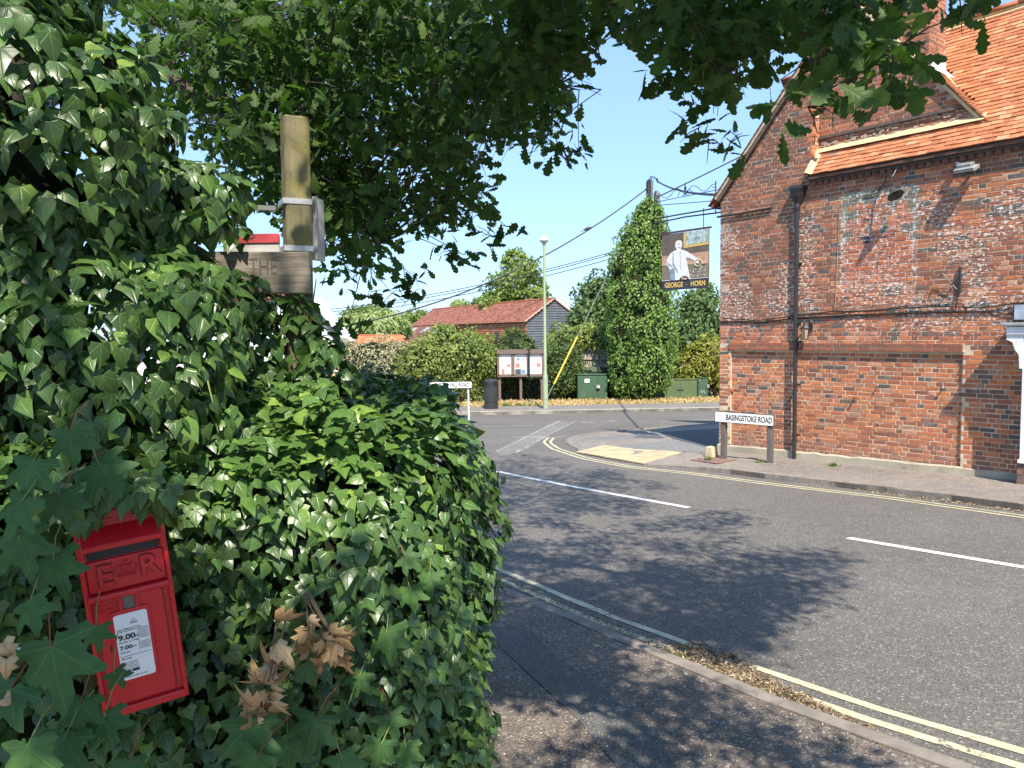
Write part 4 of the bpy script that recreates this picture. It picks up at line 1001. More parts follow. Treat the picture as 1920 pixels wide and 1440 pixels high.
nbY = 30.6
na_, nb_ = at(934, 756, nbY), at(1020, 756, nbY)
nb0 = empty('notice_board', (float((na_+nb_)[0]/2), nbY, gz(nbY)), 'brown timber village notice board with three glazed poster bays', 'notice board')
x0, x1 = na_[0], nb_[0]; zt2 = at(977, 660, nbY)[2]; zb2 = at(977, 706, nbY)[2]; sl_ = -.012
for xx in (x0+.07, (x0+x1)/2, x1-.07): MB().box((xx, nbY+.06, (zt2+gz(nbY))/2-.0), (.1, .08, zt2-gz(nbY))).build('post', M['notice_wood'], nb0)
MB().box(((x0+x1)/2, nbY, (zt2+zb2)/2), (x1-x0, .04, zt2-zb2-.02)).build('backing', simple('pinboard', (.5, .48, .42), .8), nb0)
MB().box(((x0+x1)/2, nbY-.04, zt2+.02), (x1-x0+.06, .2, .17)).build('head_rail', M['notice_wood'], nb0)
MB().box(((x0+x1)/2, nbY-.03, zb2+.04), (x1-x0, .1, .09)).build('bottom_rail', M['notice_wood'], nb0)
w3 = (x1-x0)/3
for i in range(4): MB().box((x0+i*w3+(.03 if i == 0 else -.03 if i == 3 else 0), nbY-.03, (zt2+zb2)/2), (.09 if i in (0, 3) else .13, .1, zt2-zb2-.1)).build('stile', M['notice_wood'], nb0)
rr = random.Random(11); cols = [(.75, .3, .1), (.55, .62, .75), (.75, .62, .2), (.5, .4, .6), (.2, .55, .75), (.08, .08, .09), (.75, .74, .72), (.7, .7, .66), (.6, .66, .6), (.15, .3, .5), (.6, .2, .15)]
for i in range(3):
    cx = x0+(i+.5)*w3
    MB().box((cx, nbY-.024, (zt2+zb2)/2), (w3-.14, .006, zt2-zb2-.2)).build('poster_sheet', M['sign_white'], nb0)
    for j in range(3):
        for k in range(2):
            zz = zt2-.16-(zt2-zb2-.24)*(j+.5)/3.0; ww, hh = rr.uniform(.12, .22), rr.uniform(.1, .22)
            MB().box((cx+(k-.5)*.24+rr.uniform(-.03, .03), nbY-.032-.003*k, zz), (ww, .004, hh)).build('poster', simple('poster%d%d%d' % (i, j, k), rr.choice(cols), .6, var=.35, sc=9), nb0)
def panel_cab(name, px0, px1, py0, py1, Y, dep, mat, label, par=None, lid=.04, seams=(), bg=True):
    a, b = at(px0, py1, Y), at(px1, py1, Y); zt = at((px0+px1)/2, py0, Y)[2]; zg = gz(Y)+.08
    o = par or empty(name, (float((a[0]+b[0])/2), Y, zg), label, 'cabinet')
    w = b[0]-a[0]; cx = (a[0]+b[0])/2
    MB().box((cx, Y+dep/2, (zg+zt)/2-.02), (w, dep, zt-zg-.04), bevel=.012).build('body', mat, o)
    MB().box((cx, Y+dep/2, zt-.01), (w+.05, dep+.06, lid), bevel=.01).build('lid', mat, o)
    MB().box((cx, Y+dep/2, zg+.01), (w+.02, dep+.02, .08)).build('plinth', simple('cab_plinth', (.3, .28, .24), .8), o)
    ed = [a[0]]+[at(s, py1, Y)[0] for s in seams]+[b[0]]
    for p, q in zip(ed, ed[1:]): MB().box(((p+q)/2, Y-.012, (zg+zt)/2-.0), (q-p-.03, .022, zt-zg-.16), bevel=.006).build('door', mat, o)
    return o, cx, w, zg, zt
c1, cx, w, zg, zt = panel_cab('utility_cabinet', 1083, 1139, 702, 754, 31.0, .45, M['green_box'], 'square green telecom cabinet with padlock and white label', seams=(1121,))
MB().box((cx-.22, 30.966, zt-.25), (.2, .004, .15)).build('label_plate', M['sign_white'], c1)
MB().box((cx+.22, 30.93, zt-.5), (.16, .09, .14), bevel=.01).build('hasp', M['grey_metal'], c1)
MB().box((cx+.24, 30.88, zt-.5), (.06, .03, .08)).build('padlock', M['sign_white'], c1)
mb = MB()
for i in range(2):
    for j in range(6): mb.box((cx-.42+i*.08, 30.964, zg+.2+j*.035), (.05, .004, .015))
mb.build('vent_slots', simple('slot', (.2, .3, .24), .6), c1, kind='stuff')
c2, cx, w, zg, zt = panel_cab('utility_cabinet', 1244, 1307, 711, 753, 31.2, .5, M['olive_box'], 'long olive green cabinet with a central handle under the ivy', seams=())
MB().box((cx, 31.16, (zg+zt)/2), (.25, .04, .04)).build('handle', M['dark_green'], c2)
MB().box((cx, 31.172, (zg+zt)/2), (.02, .01, zt-zg-.2)).build('seam', M['dark_green'], c2)
c3, cx, w, zg, zt = panel_cab('utility_cabinet', 1308, 1327, 708, 748, 31.25, .45, M['green_box'], 'narrow green cabinet right of the long olive one')
MB().box((cx+.2, 31.2, zt-.35), (.1, .08, .14)).build('hasp', M['grey_metal'], c3)
text('VFL', .2, (cx+.0, 31.224, zg+.3), (1, 0, 0), Zv, simple('stencil', (.3, .38, .32), .6), c3, width=.24)
c4, cx, w, zg, zt = panel_cab('utility_cabinet', 1219, 1242, 708, 752, 31.3, .45, M['dark_green'], 'dark green cabinet half under the ivy, left of the long olive one')
MB().box((cx, 31.274, zg+.25), (.25, .004, .08)).build('vent', simple('slot2', (.12, .2, .15), .6), c4)
# pale low post stubs behind the board
for px, py in ((950, 712), (996, 716)):
    p_ = at(px, 753, 31.6); t_ = at(px, py+10, 31.6)[2]
    o = MB().box((p_[0], 31.6, (t_+gz(31.6))/2), (.07, .07, t_-gz(31.6))).build('marker_post', M['signpost']); meta(o, 'weathered short post behind the notice board, %s of the two' % ('left' if px < 970 else 'right'), 'post')
# trellis panels seen between hedge and ivy
tr_ = empty('timber_screen', tuple(at(1115, 700, 33.5)), 'grey timber screen of planks and slatted trellis behind the green cabinet', 'fence')
gw = simple('silver_timber', (.42, .38, .33), .85, var=.35, sc=6, grime=.3)
for i in range(4):
    a_ = at(1087+14*i, 665, 33.5); MB().box((a_[0]+.15, 33.5+.02*i, a_[2]), (.3, .05, .52 if i < 3 else .4), ((math.cos(.05), 0, math.sin(.05)*-1), (0, 1, 0), (math.sin(.05), 0, math.cos(.05)))).build('plank', gw, tr_)
for py in (672, 686): a_ = at(1113, py, 33.4); MB().box(a_, (1.3, .04, .1)).build('rail', gw, tr_)
for i in range(14): a_ = at(1089+3.7*i, 680, 33.45); MB().box(a_, (.035, .03, .28)).build('slat', gw, tr_)

# ------------------------------------------------------------------ utility pole, wires
PY = 32.2
pt = at(1217, 338, PY); pb = np.array([pt[0]-.05, PY, gz(PY)])
po = empty('utility_pole', tuple(pb), 'timber telephone pole standing inside the tall ivy column', 'utility pole')
MB().tube([pb-Zv*.2, pt], [.15, .1], 10).build('pole', M['signpost'], po, smooth=True)
MB().lathe(pt+np.array([.3, -.1, -1.15]), [(.05, 0), (.13, .08), (.14, .6), (.08, .7)], 12).build('cable_drum', simple('grey_can', (.16, .15, .14), .6), po, smooth=True)
for i in range(5):
    o_ = .06*i; MB().tube([pt+np.array([-.15+o_, -.12, -1.4]), pt+np.array([-.12+o_, -.12, -.1]), pt+np.array([.05+o_*.6, -.12, .13]), pt+np.array([.35, -.12, .02-.04*i])], .018, 6).build('looped_lead', M['cable'], po)
mb = MB()
for i in range(5): mb.tube([pt+np.array([-.2, -.1, -.25*i-.1]), pt+np.array([.2, -.1, -.25*i-.1])], .012, 5)
mb.build('pole_steps', M['grey_metal'], po)
def wire(a, b, sag, r, label, mat=None, name='overhead_wire'):
    pts = [a+(b-a)*t-Zv*sag*4*t*(1-t) for t in np.linspace(0, 1, 24)]
    o = MB().tube(pts, r, 5).build(name, mat or M['cable']); meta(o, label, 'wire', 'overhead wires'); return o
wire(pt+np.array([-.1, 0, -.35]), at(610, 618, 26), .9, .028, 'thick black overhead cable sagging from the pole towards the left')
wire(pt+np.array([.35, 0, -.05]), W(-.1, .05, 2.72), .12, .03, 'thick black overhead cable from the pole top to the pub eaves corner')
wire(W(-1.68, 0, 2.9), W(.75, -1.6, 4.05)+Zv*.1, .02, .014, 'black wire rising from the sign bracket over the pub roof')
for i, (ya, yb) in enumerate(((472, 572), (476, 577), (484, 584))):
    wire(at(1150, ya, 60), at(620, yb+8, 70), .5, .03, 'faint distant wire across the sky, %s of three' % ('upper', 'middle', 'lower')[i])
gyb = at(1030, 738, 29.8)
gw_ = empty('guy_wire', tuple(gyb), 'pole stay wire with a yellow protective sleeve at its foot', 'stay wire')
gt = pt+np.array([-.05, -.1, -.5]); dv = gt-gyb
MB().tube([gyb-dv*.02, gt], .014, 5).build('wire', M['grey_metal'], gw_)
MB().tube([gyb+dv*.045, gyb+dv*.27], .035, 8).build('sleeve', simple('yellow_plastic', (.75, .5, .06), .5), gw_)
_a, _b = pt+np.array([-.1, 0, -.35]), at(610, 618, 26)
bd = min((_a+(_b-_a)*t-Zv*.9*4*t*(1-t) for t in np.linspace(0, .5, 400)), key=lambda q: abs(proj(q)[0]-1101))+Zv*(-.0)
bo = MB(); n = 10
prf = [(.005, -.17), (.03, -.12), (.06, -.04), (.07, .03), (.05, .09), (.03, .12)]; vs = []
for r_, l in prf:
    for k in range(n): q = 2*math.pi*k/n; vs.append(bd+np.array([l, 0, l*.35+.07])+r_*np.array([-.33*math.cos(q), math.sin(q), .94*math.cos(q)]))
bo.add(vs, [(i*n+k, i*n+(k+1) % n, (i+1)*n+(k+1) % n, (i+1)*n+k) for i in range(len(prf)-1) for k in range(n)]+[tuple(range(n))])
bo.lathe(bd+np.array([.13, 0, .12]), [(.005, -.03), (.03, -.01), (.035, .015), (.02, .04), (.004, .05)], 8); bo.tube([bd+np.array([.155, 0, .135]), bd+np.array([.19, 0, .13])], [.01, .002], 5); bo.box(bd+np.array([-.22, 0, -.02]), (.14, .05, .012))
o = bo.build('bird', simple('dark_feathers', (.06, .055, .06), .8)); meta(o, 'small dark pigeon perched on the thick overhead cable', 'bird')

# ------------------------------------------------------------------ far buildings
BA = at(1039, 560, 62); rdv = np.array([-8.8, 18, 0]); rdv /= np.linalg.norm(rdv); gdv = np.array([rdv[1], -rdv[0], 0])
HW = 2.55; EZb = BA[2]-1.75; GB = gz(62); BL = 28.
brn = empty('barn', (BA[0], BA[1], GB), 'long barn with black weatherboarded gable, brown tiled roof and orange tile-hung side', 'barn')
Bp = lambda g, l, z: BA*np.array([1, 1, 0])+gdv*g+rdv*l+Zv*z
MB().poly([Bp(-HW, 0, GB), Bp(HW, 0, GB), Bp(HW, 0, EZb), Bp(0, 0, BA[2]-.1), Bp(-HW, 0, EZb)], -rdv, .2).build('gable_wall', M['weatherboard'], brn)
mb = MB(); z = GB+.1
while z < BA[2]-.25:
    hw = HW if z < EZb else HW*(BA[2]-.15-z)/(BA[2]-EZb)
    mb.box(Bp(0, -.04, z+.08), (2*hw, .03, .2), (gdv, -rdv*math.cos(.25)+Zv*math.sin(.25), Zv*math.cos(.25)+rdv*math.sin(.25))); z += .2
mb.build('weatherboards', M['weatherboard'], brn, kind='stuff')
for s in (-1, 1):
    e = gdv*s*HW*1.06+Zv*(EZb-BA[2])*1.06; mid = Bp(0, -.12, BA[2])+e/2; le = np.linalg.norm(e)
    MB().box(mid, (le, .05, .16), (e/le, rdv, np.cross(e/le, rdv))).build('bargeboard', M['white_paint'] if s > 0 else simple('cream_board', (.55, .48, .38), .7), brn)
a_r = math.atan2(BA[2]-EZb, HW)
for s in (-1, 1):
    nrm = gdv*s*math.sin(a_r)+Zv*math.cos(a_r)
    MB().poly([Bp(0, -.15, BA[2]), Bp(0, BL, BA[2]), Bp(s*HW*1.06, BL, EZb-.1), Bp(s*HW*1.06, -.15, EZb-.1)], nrm, .1).build('roof_slope', M['tile_brown'], brn)
def tilefield(name, P0, eu, es, nrm, nu, ns, w, g, mat, parent, seed, th=.03):
    r = np.random.default_rng(seed); bx = np.array([(x, y, z) for z in (0, 1) for x, y in ((-.5, 0), (.5, 0), (.5, 1.3), (-.5, 1.3))])
    bt_ = np.array([(4, 5, 6), (4, 6, 7), (0, 1, 5), (0, 5, 4), (1, 2, 6), (1, 6, 5), (3, 0, 4), (3, 4, 7)])
    vs, ts, tn = [], [], []; off = 0
    for i in range(nu):
        for j in range(ns):
            c = P0+eu*((i+.5*(j % 2))*w)+es*(j*g)+nrm*r.uniform(0, .012)
            z = bx[:, 2]*th*(1-bx[:, 1]*.7)
            vs.append(c+np.outer(bx[:, 0]*w*.96, eu)+np.outer(bx[:, 1]*g, es)+np.outer(z, nrm)); ts.append(bt_+off); off += 8; tn.append(np.full(8, r.random()))
    put(name, npmesh(name, np.concatenate(vs), np.concatenate(ts), mat, np.concatenate(tn), smooth=False), parent, kind='stuff')
nrmL = -gdv*math.sin(a_r)+Zv*math.cos(a_r); esl = gdv*math.cos(a_r)+Zv*math.sin(a_r)
tilefield('roof_tiles', Bp(-HW*1.06, -.1, EZb-.1)+nrmL*.005, rdv, esl, nrmL, 90, 19, .31, .165, M['tile_brown'], brn, 5)
MB().tube([Bp(0, -.15, BA[2]+.02), Bp(0, BL, BA[2]+.02)], .1, 8).build('ridge', M['tile'], brn)
MB().poly([Bp(-HW, 0, GB), Bp(-HW, BL, GB), Bp(-HW, BL, EZb), Bp(-HW, 0, EZb)], -gdv, .2).build('side_wall', M['tile'], brn)
tilefield('hung_tiles', Bp(-HW-.02, 0, EZb-1.75), rdv, Zv, -gdv, 48, 11, .3, .16, M['tile'], brn, 6)
MB().box(Bp(-HW-.06, 5.4, EZb-1.3), (.06, .8, .9), (gdv, rdv, Zv)).build('window', M['glass'], brn)
# catslide at the far half
MB().poly([Bp(-HW, 14.5, EZb-.05), Bp(-HW, BL, EZb-.05), Bp(-HW-3.2, BL, EZb-2.2), Bp(-HW-3.2, 14.5, EZb-2.2)], nrmL, .1).build('catslide_roof', M['tile_brown'], brn)
for l, g_, z_ in ((17.5, -.9, -.65), (21, -.9, -.65), (25, -.9, -.65)): MB().box(Bp(-HW+g_, l, EZb+z_)+nrmL*.06, (1.0, 1.0, .08), (gdv*math.cos(.59)+Zv*math.sin(.59), rdv, Zv*math.cos(.59)-gdv*math.sin(.59))).build('rooflight', M['frost'], brn)
# low orange roof further left, and the white house behind the hedge
lr = empty('outbuilding', tuple(at(700, 650, 50)), 'low outbuilding with an orange tiled roof left of the barn', 'outbuilding')
a_, b_ = at(640, 630, 50), at(752, 630, 50)
MB().poly([(a_[0], 50, a_[2]), (b_[0], 50, b_[2]), (b_[0], 48.4, b_[2]-.9), (a_[0], 48.4, a_[2]-.9)], (0, -.5, .86), .1).build('roof', M['tile_brown'], lr)
tilefield('roof_tiles', np.array([a_[0], 48.4, a_[2]-.9]), np.array([1., 0, 0]), np.array([0, .87, .49]), np.array([0, -.49, .87]), 14, 9, .3, .2, M['tile'], lr, 9)
MB().tube([(a_[0], 50, a_[2]+.03), (b_[0], 50, b_[2]+.03)], .08, 8).build('ridge', M['tile'], lr)
MB().box(((a_[0]+b_[0])/2, 49.9, (a_[2]-.4+gz(50))/2), (b_[0]-a_[0], 2, a_[2]-.8-gz(50))).build('wall', simple('outbuilding_brick', (.35, .16, .1), .9), lr)
wh = empty('white_house', tuple(at(520, 700, 34)), 'white boarded house half hidden behind the ivy hedge', 'house')
HY = 34.; hx0, hx1 = at(250, 600, HY)[0], at(570, 600, HY)[0]-.8; hz = at(500, 560, HY)[2]; hg = gz(HY)
MB().box(((hx0+hx1)/2, HY+2.5, (hg+hz)/2), (hx1-hx0, 5, hz-hg)).build('wall', M['white_paint'], wh)
for i in range(22): MB().box(((hx0+hx1)/2, HY-.02, hg+.2+i*.2), (hx1-hx0, .03, .185), ((1, 0, 0), (0, math.cos(.1), -math.sin(.1)), (0, math.sin(.1), math.cos(.1)))).build('board', M['white_paint'], wh)
MB().poly([(hx0-.3, HY-.3, hz), (hx1+.3, HY-.3, hz), (hx1+.3, HY+2.5, hz+2.2), (hx0-.3, HY+2.5, hz+2.2)], (0, -.6, .8), .12).build('roof', M['tile_brown'], wh)
for px in (330, 430, 500): a_ = at(px, 590, HY); MB().box((a_[0], HY-.06, a_[2]), (1.0, .06, 1.1)).build('window', M['glass'], wh)
# porch gable to the right of it: dark-edged white verge
q_ = at(640, 640, 33)
MB().poly([q_, q_+np.array([-1.6, 0, 2.0]), q_+np.array([-3.2, 0, 0]), q_+np.array([-3.2, 0, -2.2]), q_+np.array([-.3, 0, -2.2]), q_+np.array([-.3, 0, -.2])], (0, -1, 0), 3).build('side_gable', M['white_paint'], wh)
MB().box(q_+np.array([-.78, -.1, 1.02]), (2.7, .2, .12), ((-.62, 0, .78), (0, 1, 0), (.78, 0, .62))).build('verge', simple('dark_verge', (.06, .06, .07), .6), wh)
pw_ = empty('brick_garden_wall', tuple(at(440, 760, 30)), 'low pale brick garden wall glimpsed through gaps in the hedge', 'wall')
a_ = at(300, 700, 30); b_ = at(640, 700, 30)
bl = lay_bricks(0, 7., -2.95, -1.6, lambda *a: True, 77)
wall_of_bricks('brickwork', bl, lambda u, n, z: np.array([a_[0]+u, 30-n, z]), pw_, 0, seed=78)
MB().box((a_[0]+3.5, 30.1, -2.2), (7., .2, 1.6)).build('mortar_core', M['mortar'], pw_)

# ------------------------------------------------------------------ foliage machinery
def leaf_template(half, fold=.12, curl=.25, mids=None):
    """half outline from base to tip [(x,y)..]; quads to midrib points at same y"""
    ys = [p[1] for p in half]; n = len(half); V = []; T = []
    for x, y in half: V += [(-x, y), (0, min(max(y, 0), 1)), (x, y)]
    for i in range(n-1):
        a, b = 3*i, 3*(i+1)
        T += [(a, a+1, b+1), (a, b+1, b), (a+1, a+2, b+2), (a+1, b+2, b+1)]
    V = np.array(V, float); z = -curl*(V[:, 1]-.1)**2*np.sign(V[:, 1]-.1)-fold*np.abs(V[:, 0])*1.2-.25*V[:, 0]**2
    T = np.array([t for t in T if len({tuple(V[i]) for i in t}) == 3])
    return np.column_stack([V, z]), T
IVY1 = leaf_template([(.02, .02), (.3, -.14), (.52, .1), (.33, .36), (.2, .62), (0, 1.0)], .07, .24)
IVY2 = leaf_template([(.02, 0), (.3, -.06), (.41, .16), (.35, .42), (.18, .72), (0, 1.02)], .09, .3)
IVY3 = leaf_template([(.02, .04), (.22, -.16), (.42, -.05), (.56, .22), (.32, .32), (.28, .5), (.13, .72), (0, .95)], .06, .2)
OAK = leaf_template([(.015, -.12), (.03, .0), (.1, .08), (.06, .16), (.2, .28), (.12, .36), (.29, .5), (.17, .58), (.32, .72), (.2, .8), (.16, .95), (0, 1.0)], .06, .2)
SMALL = (np.array([(0, 0, 0), (.3, .45, -.04), (0, 1, -.12), (-.3, .45, -.04)]), np.array([(0, 1, 2), (0, 2, 3)]))
NEEDLE = (np.array([(0, 0, 0), (.14, .5, -.02), (0, 1, -.1), (-.14, .5, -.02)]), np.array([(0, 1, 2), (0, 2, 3)]))
def palm_template(serr=.09, n=64):
    V = [(0, 0)]; lobes = [(0, 1.0, .42), (.86, .9, .38), (-.86, .9, .38), (1.75, .68, .45), (-1.75, .68, .45)]
    R1 = []
    for k in range(n+1):
        t = -2.75+5.5*k/n; r_ = .22
        for c, L, w in lobes: r_ = max(r_, L*math.exp(-((t-c)/w)**2*.9), .60*math.exp(-((abs(t)-.6)/1.5)**2))
        r_ *= 1+serr*(1 if k % 4 == 1 else (-.7 if k % 4 == 3 else 0))
        R1.append((r_*math.sin(t), r_*math.cos(t)))
    mid = [(x*.5, y*.5) for x, y in R1]
    V += mid+R1; m = n+1; T = []
    for k in range(n): T += [(0, 1+k+1, 1+k), (1+k, 2+k, 1+m+k+1), (1+k, 1+m+k+1, 1+m+k)]
    V = np.array(V); th = np.arctan2(V[:, 0], V[:, 1]); rr_ = np.hypot(V[:, 0], V[:, 1])
    z = -.22*rr_**2+.035*np.cos(th*7.3)*rr_-.03
    return np.column_stack([V, z]), np.array(T)
MAPLE = palm_template()
DEADT = leaf_template([(.05, .02), (.3, -.15), (.5, .1), (.3, .3), (.5, .5), (.22, .62), (.15, .85), (0, 1.1)], .9, 1.3)
def unit(a): return a/(np.linalg.norm(a, axis=-1, keepdims=True)+1e-9)
def frames(P, nrm, tip, size):
    """orthonormal frames for leaves; returns A (N,3,3) columns b,t,n scaled"""
    n = unit(nrm); t = unit(tip-(tip*n).sum(1)[:, None]*n); b = np.cross(t, n)
    return np.stack([b, t, n], 2)*size[:, None, None]
def leaf_mesh(name, tpls, P, A, tint, mat, pick):
    Vs, Ts, Tn, Uv = [], [], [], []; off = 0
    for k, (V, T) in enumerate(tpls):
        ix = np.where(pick == k)[0]
        if len(ix) == 0: continue
        W_ = np.einsum('nij,vj->nvi', A[ix], V)+P[ix][:, None, :]
        nv = len(V); Vs.append(W_.reshape(-1, 3)); Ts.append((T[None]+(np.arange(len(ix))*nv)[:, None, None]).reshape(-1, 3)+off)
        off += nv*len(ix); Tn.append(np.repeat(tint[ix], nv)); Uv.append(np.tile(V[:, :2], (len(ix), 1)))
    return npmesh(name, np.concatenate(Vs), np.concatenate(Ts), mat, np.concatenate(Tn), np.concatenate(Uv))
def plant_leaves(parent, tpls, P, A, tint, mat, n_single, score, name='leaf', rest='foliage'):
    pick = rng.integers(0, len(tpls), len(P))
    order = np.argsort(-score); single = order[:n_single]; single = single[score[single] > 0]
    mask = np.ones(len(P), bool); mask[single] = False
    me = leaf_mesh(rest, tpls, P[mask], A[mask], tint[mask], mat, pick[mask]); put(rest, me, parent, kind='stuff')
    var = {}
    for i in single:
        key = (int(pick[i]), min(7, int(tint[i]*8)))
        if key not in var:
            V, T = tpls[key[0]]; var[key] = npmesh(name, V, T, mat, np.full(len(V), (key[1]+.5)/8), V[:, :2])
        o = put(name, var[key], parent); a = A[i]; p = P[i]
        o.matrix_basis = Matrix([[a[r][0], a[r][1], a[r][2], p[r]] for r in range(3)]+[[0, 0, 0, 1]])
def lumps(P, f=5., a=1.):
    return a*(np.sin(P[:, 0]*f+1.3)*np.sin(P[:, 1]*f*1.1+.4)*np.sin(P[:, 2]*f*.9+2.)+.5*np.sin(P[:, 0]*f*2.3)*np.sin(P[:, 2]*f*2.1+1)*np.sin(P[:, 1]*f*1.9))
def blob_points(blobs, n, inset=.0, rough=.12, f=4.):
    B = np.array(blobs, float); area = B[:, 3]*B[:, 5]+B[:, 4]*B[:, 5]+B[:, 3]*B[:, 4]; k = rng.choice(len(B), n, p=area/area.sum())
    d = unit(rng.normal(size=(n, 3))); c = B[k, :3]; r = B[k, 3:6]
    s = 1-np.abs(rng.normal(0, inset, n))
    P = c+d*r*s[:, None]; nrm = unit(d/r)
    P = P+nrm*(lumps(P, f)*rough*r.mean(1))[:, None]
    keep = np.ones(n, bool)
    for j in range(len(B)):
        v = (((P-B[j, :3])/B[j, 3:6])**2).sum(1); keep &= ~((v < .62) & (k != j))
    return P[keep], nrm[keep], k[keep]
def far_foliage(name, blobs, n, size, mat, label=None, cat=None, parent=None, tpl=None, group=None, droop=.2, rough=.14, f=3., core=.8, trunk=None, inset=.16, kind='stuff'):
    root = parent if parent is not None else empty(name, tuple(np.array(blobs[0][:3])*np.array([1, 1, 0])+Zv*gz(blobs[0][1])), label, cat, group)
    P, nr, k = blob_points(blobs, n, inset, rough, f); N = len(P)
    nrm = unit(nr+rng.normal(0, .75, (N, 3))); tip = rng.normal(0, 1, (N, 3))+np.array([0, 0, -droop*3])+nr*.6
    A = frames(P, nrm, tip, size*rng.uniform(.6, 1.35, N))
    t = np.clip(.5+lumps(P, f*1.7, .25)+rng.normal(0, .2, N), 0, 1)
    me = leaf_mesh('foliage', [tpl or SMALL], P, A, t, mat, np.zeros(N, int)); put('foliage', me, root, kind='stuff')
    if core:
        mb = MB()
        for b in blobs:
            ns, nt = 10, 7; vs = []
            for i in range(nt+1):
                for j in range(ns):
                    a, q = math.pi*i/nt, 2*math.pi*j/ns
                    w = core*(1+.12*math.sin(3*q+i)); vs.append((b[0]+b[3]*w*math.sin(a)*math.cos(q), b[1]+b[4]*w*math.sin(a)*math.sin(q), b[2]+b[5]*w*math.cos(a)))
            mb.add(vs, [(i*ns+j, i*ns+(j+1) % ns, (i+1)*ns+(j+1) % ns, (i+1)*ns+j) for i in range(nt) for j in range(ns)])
        mb.build('dark_core', M['core'], root, kind='stuff')  # solid dark hull behind the leaves, standing in for inner shade
    if trunk: 
        x, y, r0, zt = trunk; MB().tube([(x, y, gz(y)-.1), (x+.1, y, (gz(y)+zt)/2), (x, y, zt)], [r0, r0*.8, r0*.4], 8).build('trunk', M['bark'], root)
    return root
def pb_(px, py, Y, wpx, hpx, dep=None):
    p = at(px, py, Y); k = Y/F; return (p[0], p[1], p[2], wpx*k/2, (dep if dep else wpx*k/2), hpx*k/2)

# ivy column on the pole
tower = [pb_(1216, 406, 31.6, 56, 66), pb_(1208, 450, 31.4, 98, 96), pb_(1201, 500, 31.3, 120, 116), pb_(1200, 560, 31.1, 126, 130), pb_(1203, 620, 31., 128, 130), pb_(1203, 680, 31., 124, 130), pb_(1185, 720, 30.9, 80, 70), pb_(1230, 725, 30.9, 90, 70), pb_(1165, 600, 31.2, 60, 110), pb_(1248, 660, 31., 60, 90)]
tower[7] = pb_(1205, 710, 31.4, 70, 60); tower[8] = pb_(1180, 640, 31.2, 60, 90); tower[9] = pb_(1243, 640, 31.4, 56, 90)
far_foliage('ivy_column', tower, 34000, .12, M['ivy_far'], 'tall tapering column of bright ivy covering the telephone pole', 'ivy', rough=.22, f=4.5, core=.85, inset=.1, droop=.4)
# hedges and shrubs along the verge, all standing behind the board and cabinets
far_foliage('shrub', [pb_(845, 682, 31.5, 170, 130, 1.6), pb_(800, 690, 31.2, 110, 110, 1.4), pb_(890, 665, 31.8, 80, 80, 1.3), pb_(770, 700, 31.4, 80, 80), pb_(915, 690, 31.6, 60, 90, 1.), pb_(830, 640, 31.8, 70, 60, 1.)], 24000, .13, M['bush_a'], 'big sprawling light green shrub left of the notice board', 'shrub', rough=.3, f=3.4, core=.72, inset=.2)
far_foliage('shrub', [pb_(860, 740, 31., 120, 60, 1.)], 3500, .12, M['bush_red'], 'low reddish shrub under the big light green one', 'shrub', rough=.3, core=.8)
far_foliage('dry_hedge', [pb_(700, 690, 31.5, 190, 110, 1.2), pb_(640, 690, 31.3, 110, 110, 1.2), pb_(745, 690, 31.6, 110, 105, 1.)], 14000, .16, M['dryhedge'], 'grey dried out hedge at the far left of the verge', 'hedge', rough=.2, core=.8, tpl=NEEDLE)
far_foliage('yew_bush', [pb_(968, 672, 32.4, 90, 100, 1.1), pb_(962, 645, 32.4, 50, 46, .8), pb_(950, 700, 32.3, 80, 90, 1.)], 9000, .15, M['yew'], 'dark yew bush rising above the notice board', 'bush', rough=.22, core=.85, tpl=NEEDLE, droop=-.3)
far_foliage('yew_bush', [pb_(1055, 690, 32.2, 72, 120, 1.1), pb_(1050, 710, 32., 80, 90, 1.), pb_(1072, 705, 32.2, 50, 90, 1.)], 10000, .15, M['yew'], 'dark green conifer hedge right of the lamp post', 'hedge', rough=.22, core=.85, tpl=NEEDLE, droop=-.2)
far_foliage('dark_hedge', [pb_(900, 725, 32., 120, 70, .8), pb_(965, 730, 32.1, 110, 60, .8), pb_(1020, 730, 32.1, 110, 65, .8), pb_(1100, 727, 32.4, 90, 66, .7), pb_(1150, 720, 32.3, 80, 70, .7)], 12000, .11, M['dark_hedge'], 'dark clipped hedge behind the notice board posts', 'hedge', rough=.15, core=.88)
far_foliage('shrub', [pb_(1065, 640, 34, 90, 60, 1.5), pb_(1110, 640, 34.5, 90, 70, 1.5), pb_(1140, 655, 34.6, 60, 80, 1.)], 7000, .14, M['bush_a'], 'loose light shrub above the timber screen', 'shrub', rough=.3, core=.6, inset=.25)
far_foliage('yellow_shrub', [pb_(1310, 690, 32.2, 80, 90, 1.1), pb_(1328, 665, 32.3, 70, 70, 1.1), pb_(1285, 700, 32.2, 50, 70, 1.), pb_(1345, 700, 32.3, 60, 80, 1.)], 9500, .13, M['yellow_bush'], 'yellow green shrub beside the pub corner', 'shrub', rough=.28, core=.75)
far_foliage('tree', [pb_(1305, 600, 40, 90, 120, 2.), pb_(1290, 640, 39, 90, 90, 2.), pb_(1335, 620, 40, 60, 90, 1.5), pb_(1320, 560, 41, 50, 50, 1.2)], 9000, .22, M['tree_dark'], 'mid green tree behind the ivy column and pub sign', 'tree', rough=.3, core=.6, trunk=(8.9, 40, .2, -.5), inset=.25)
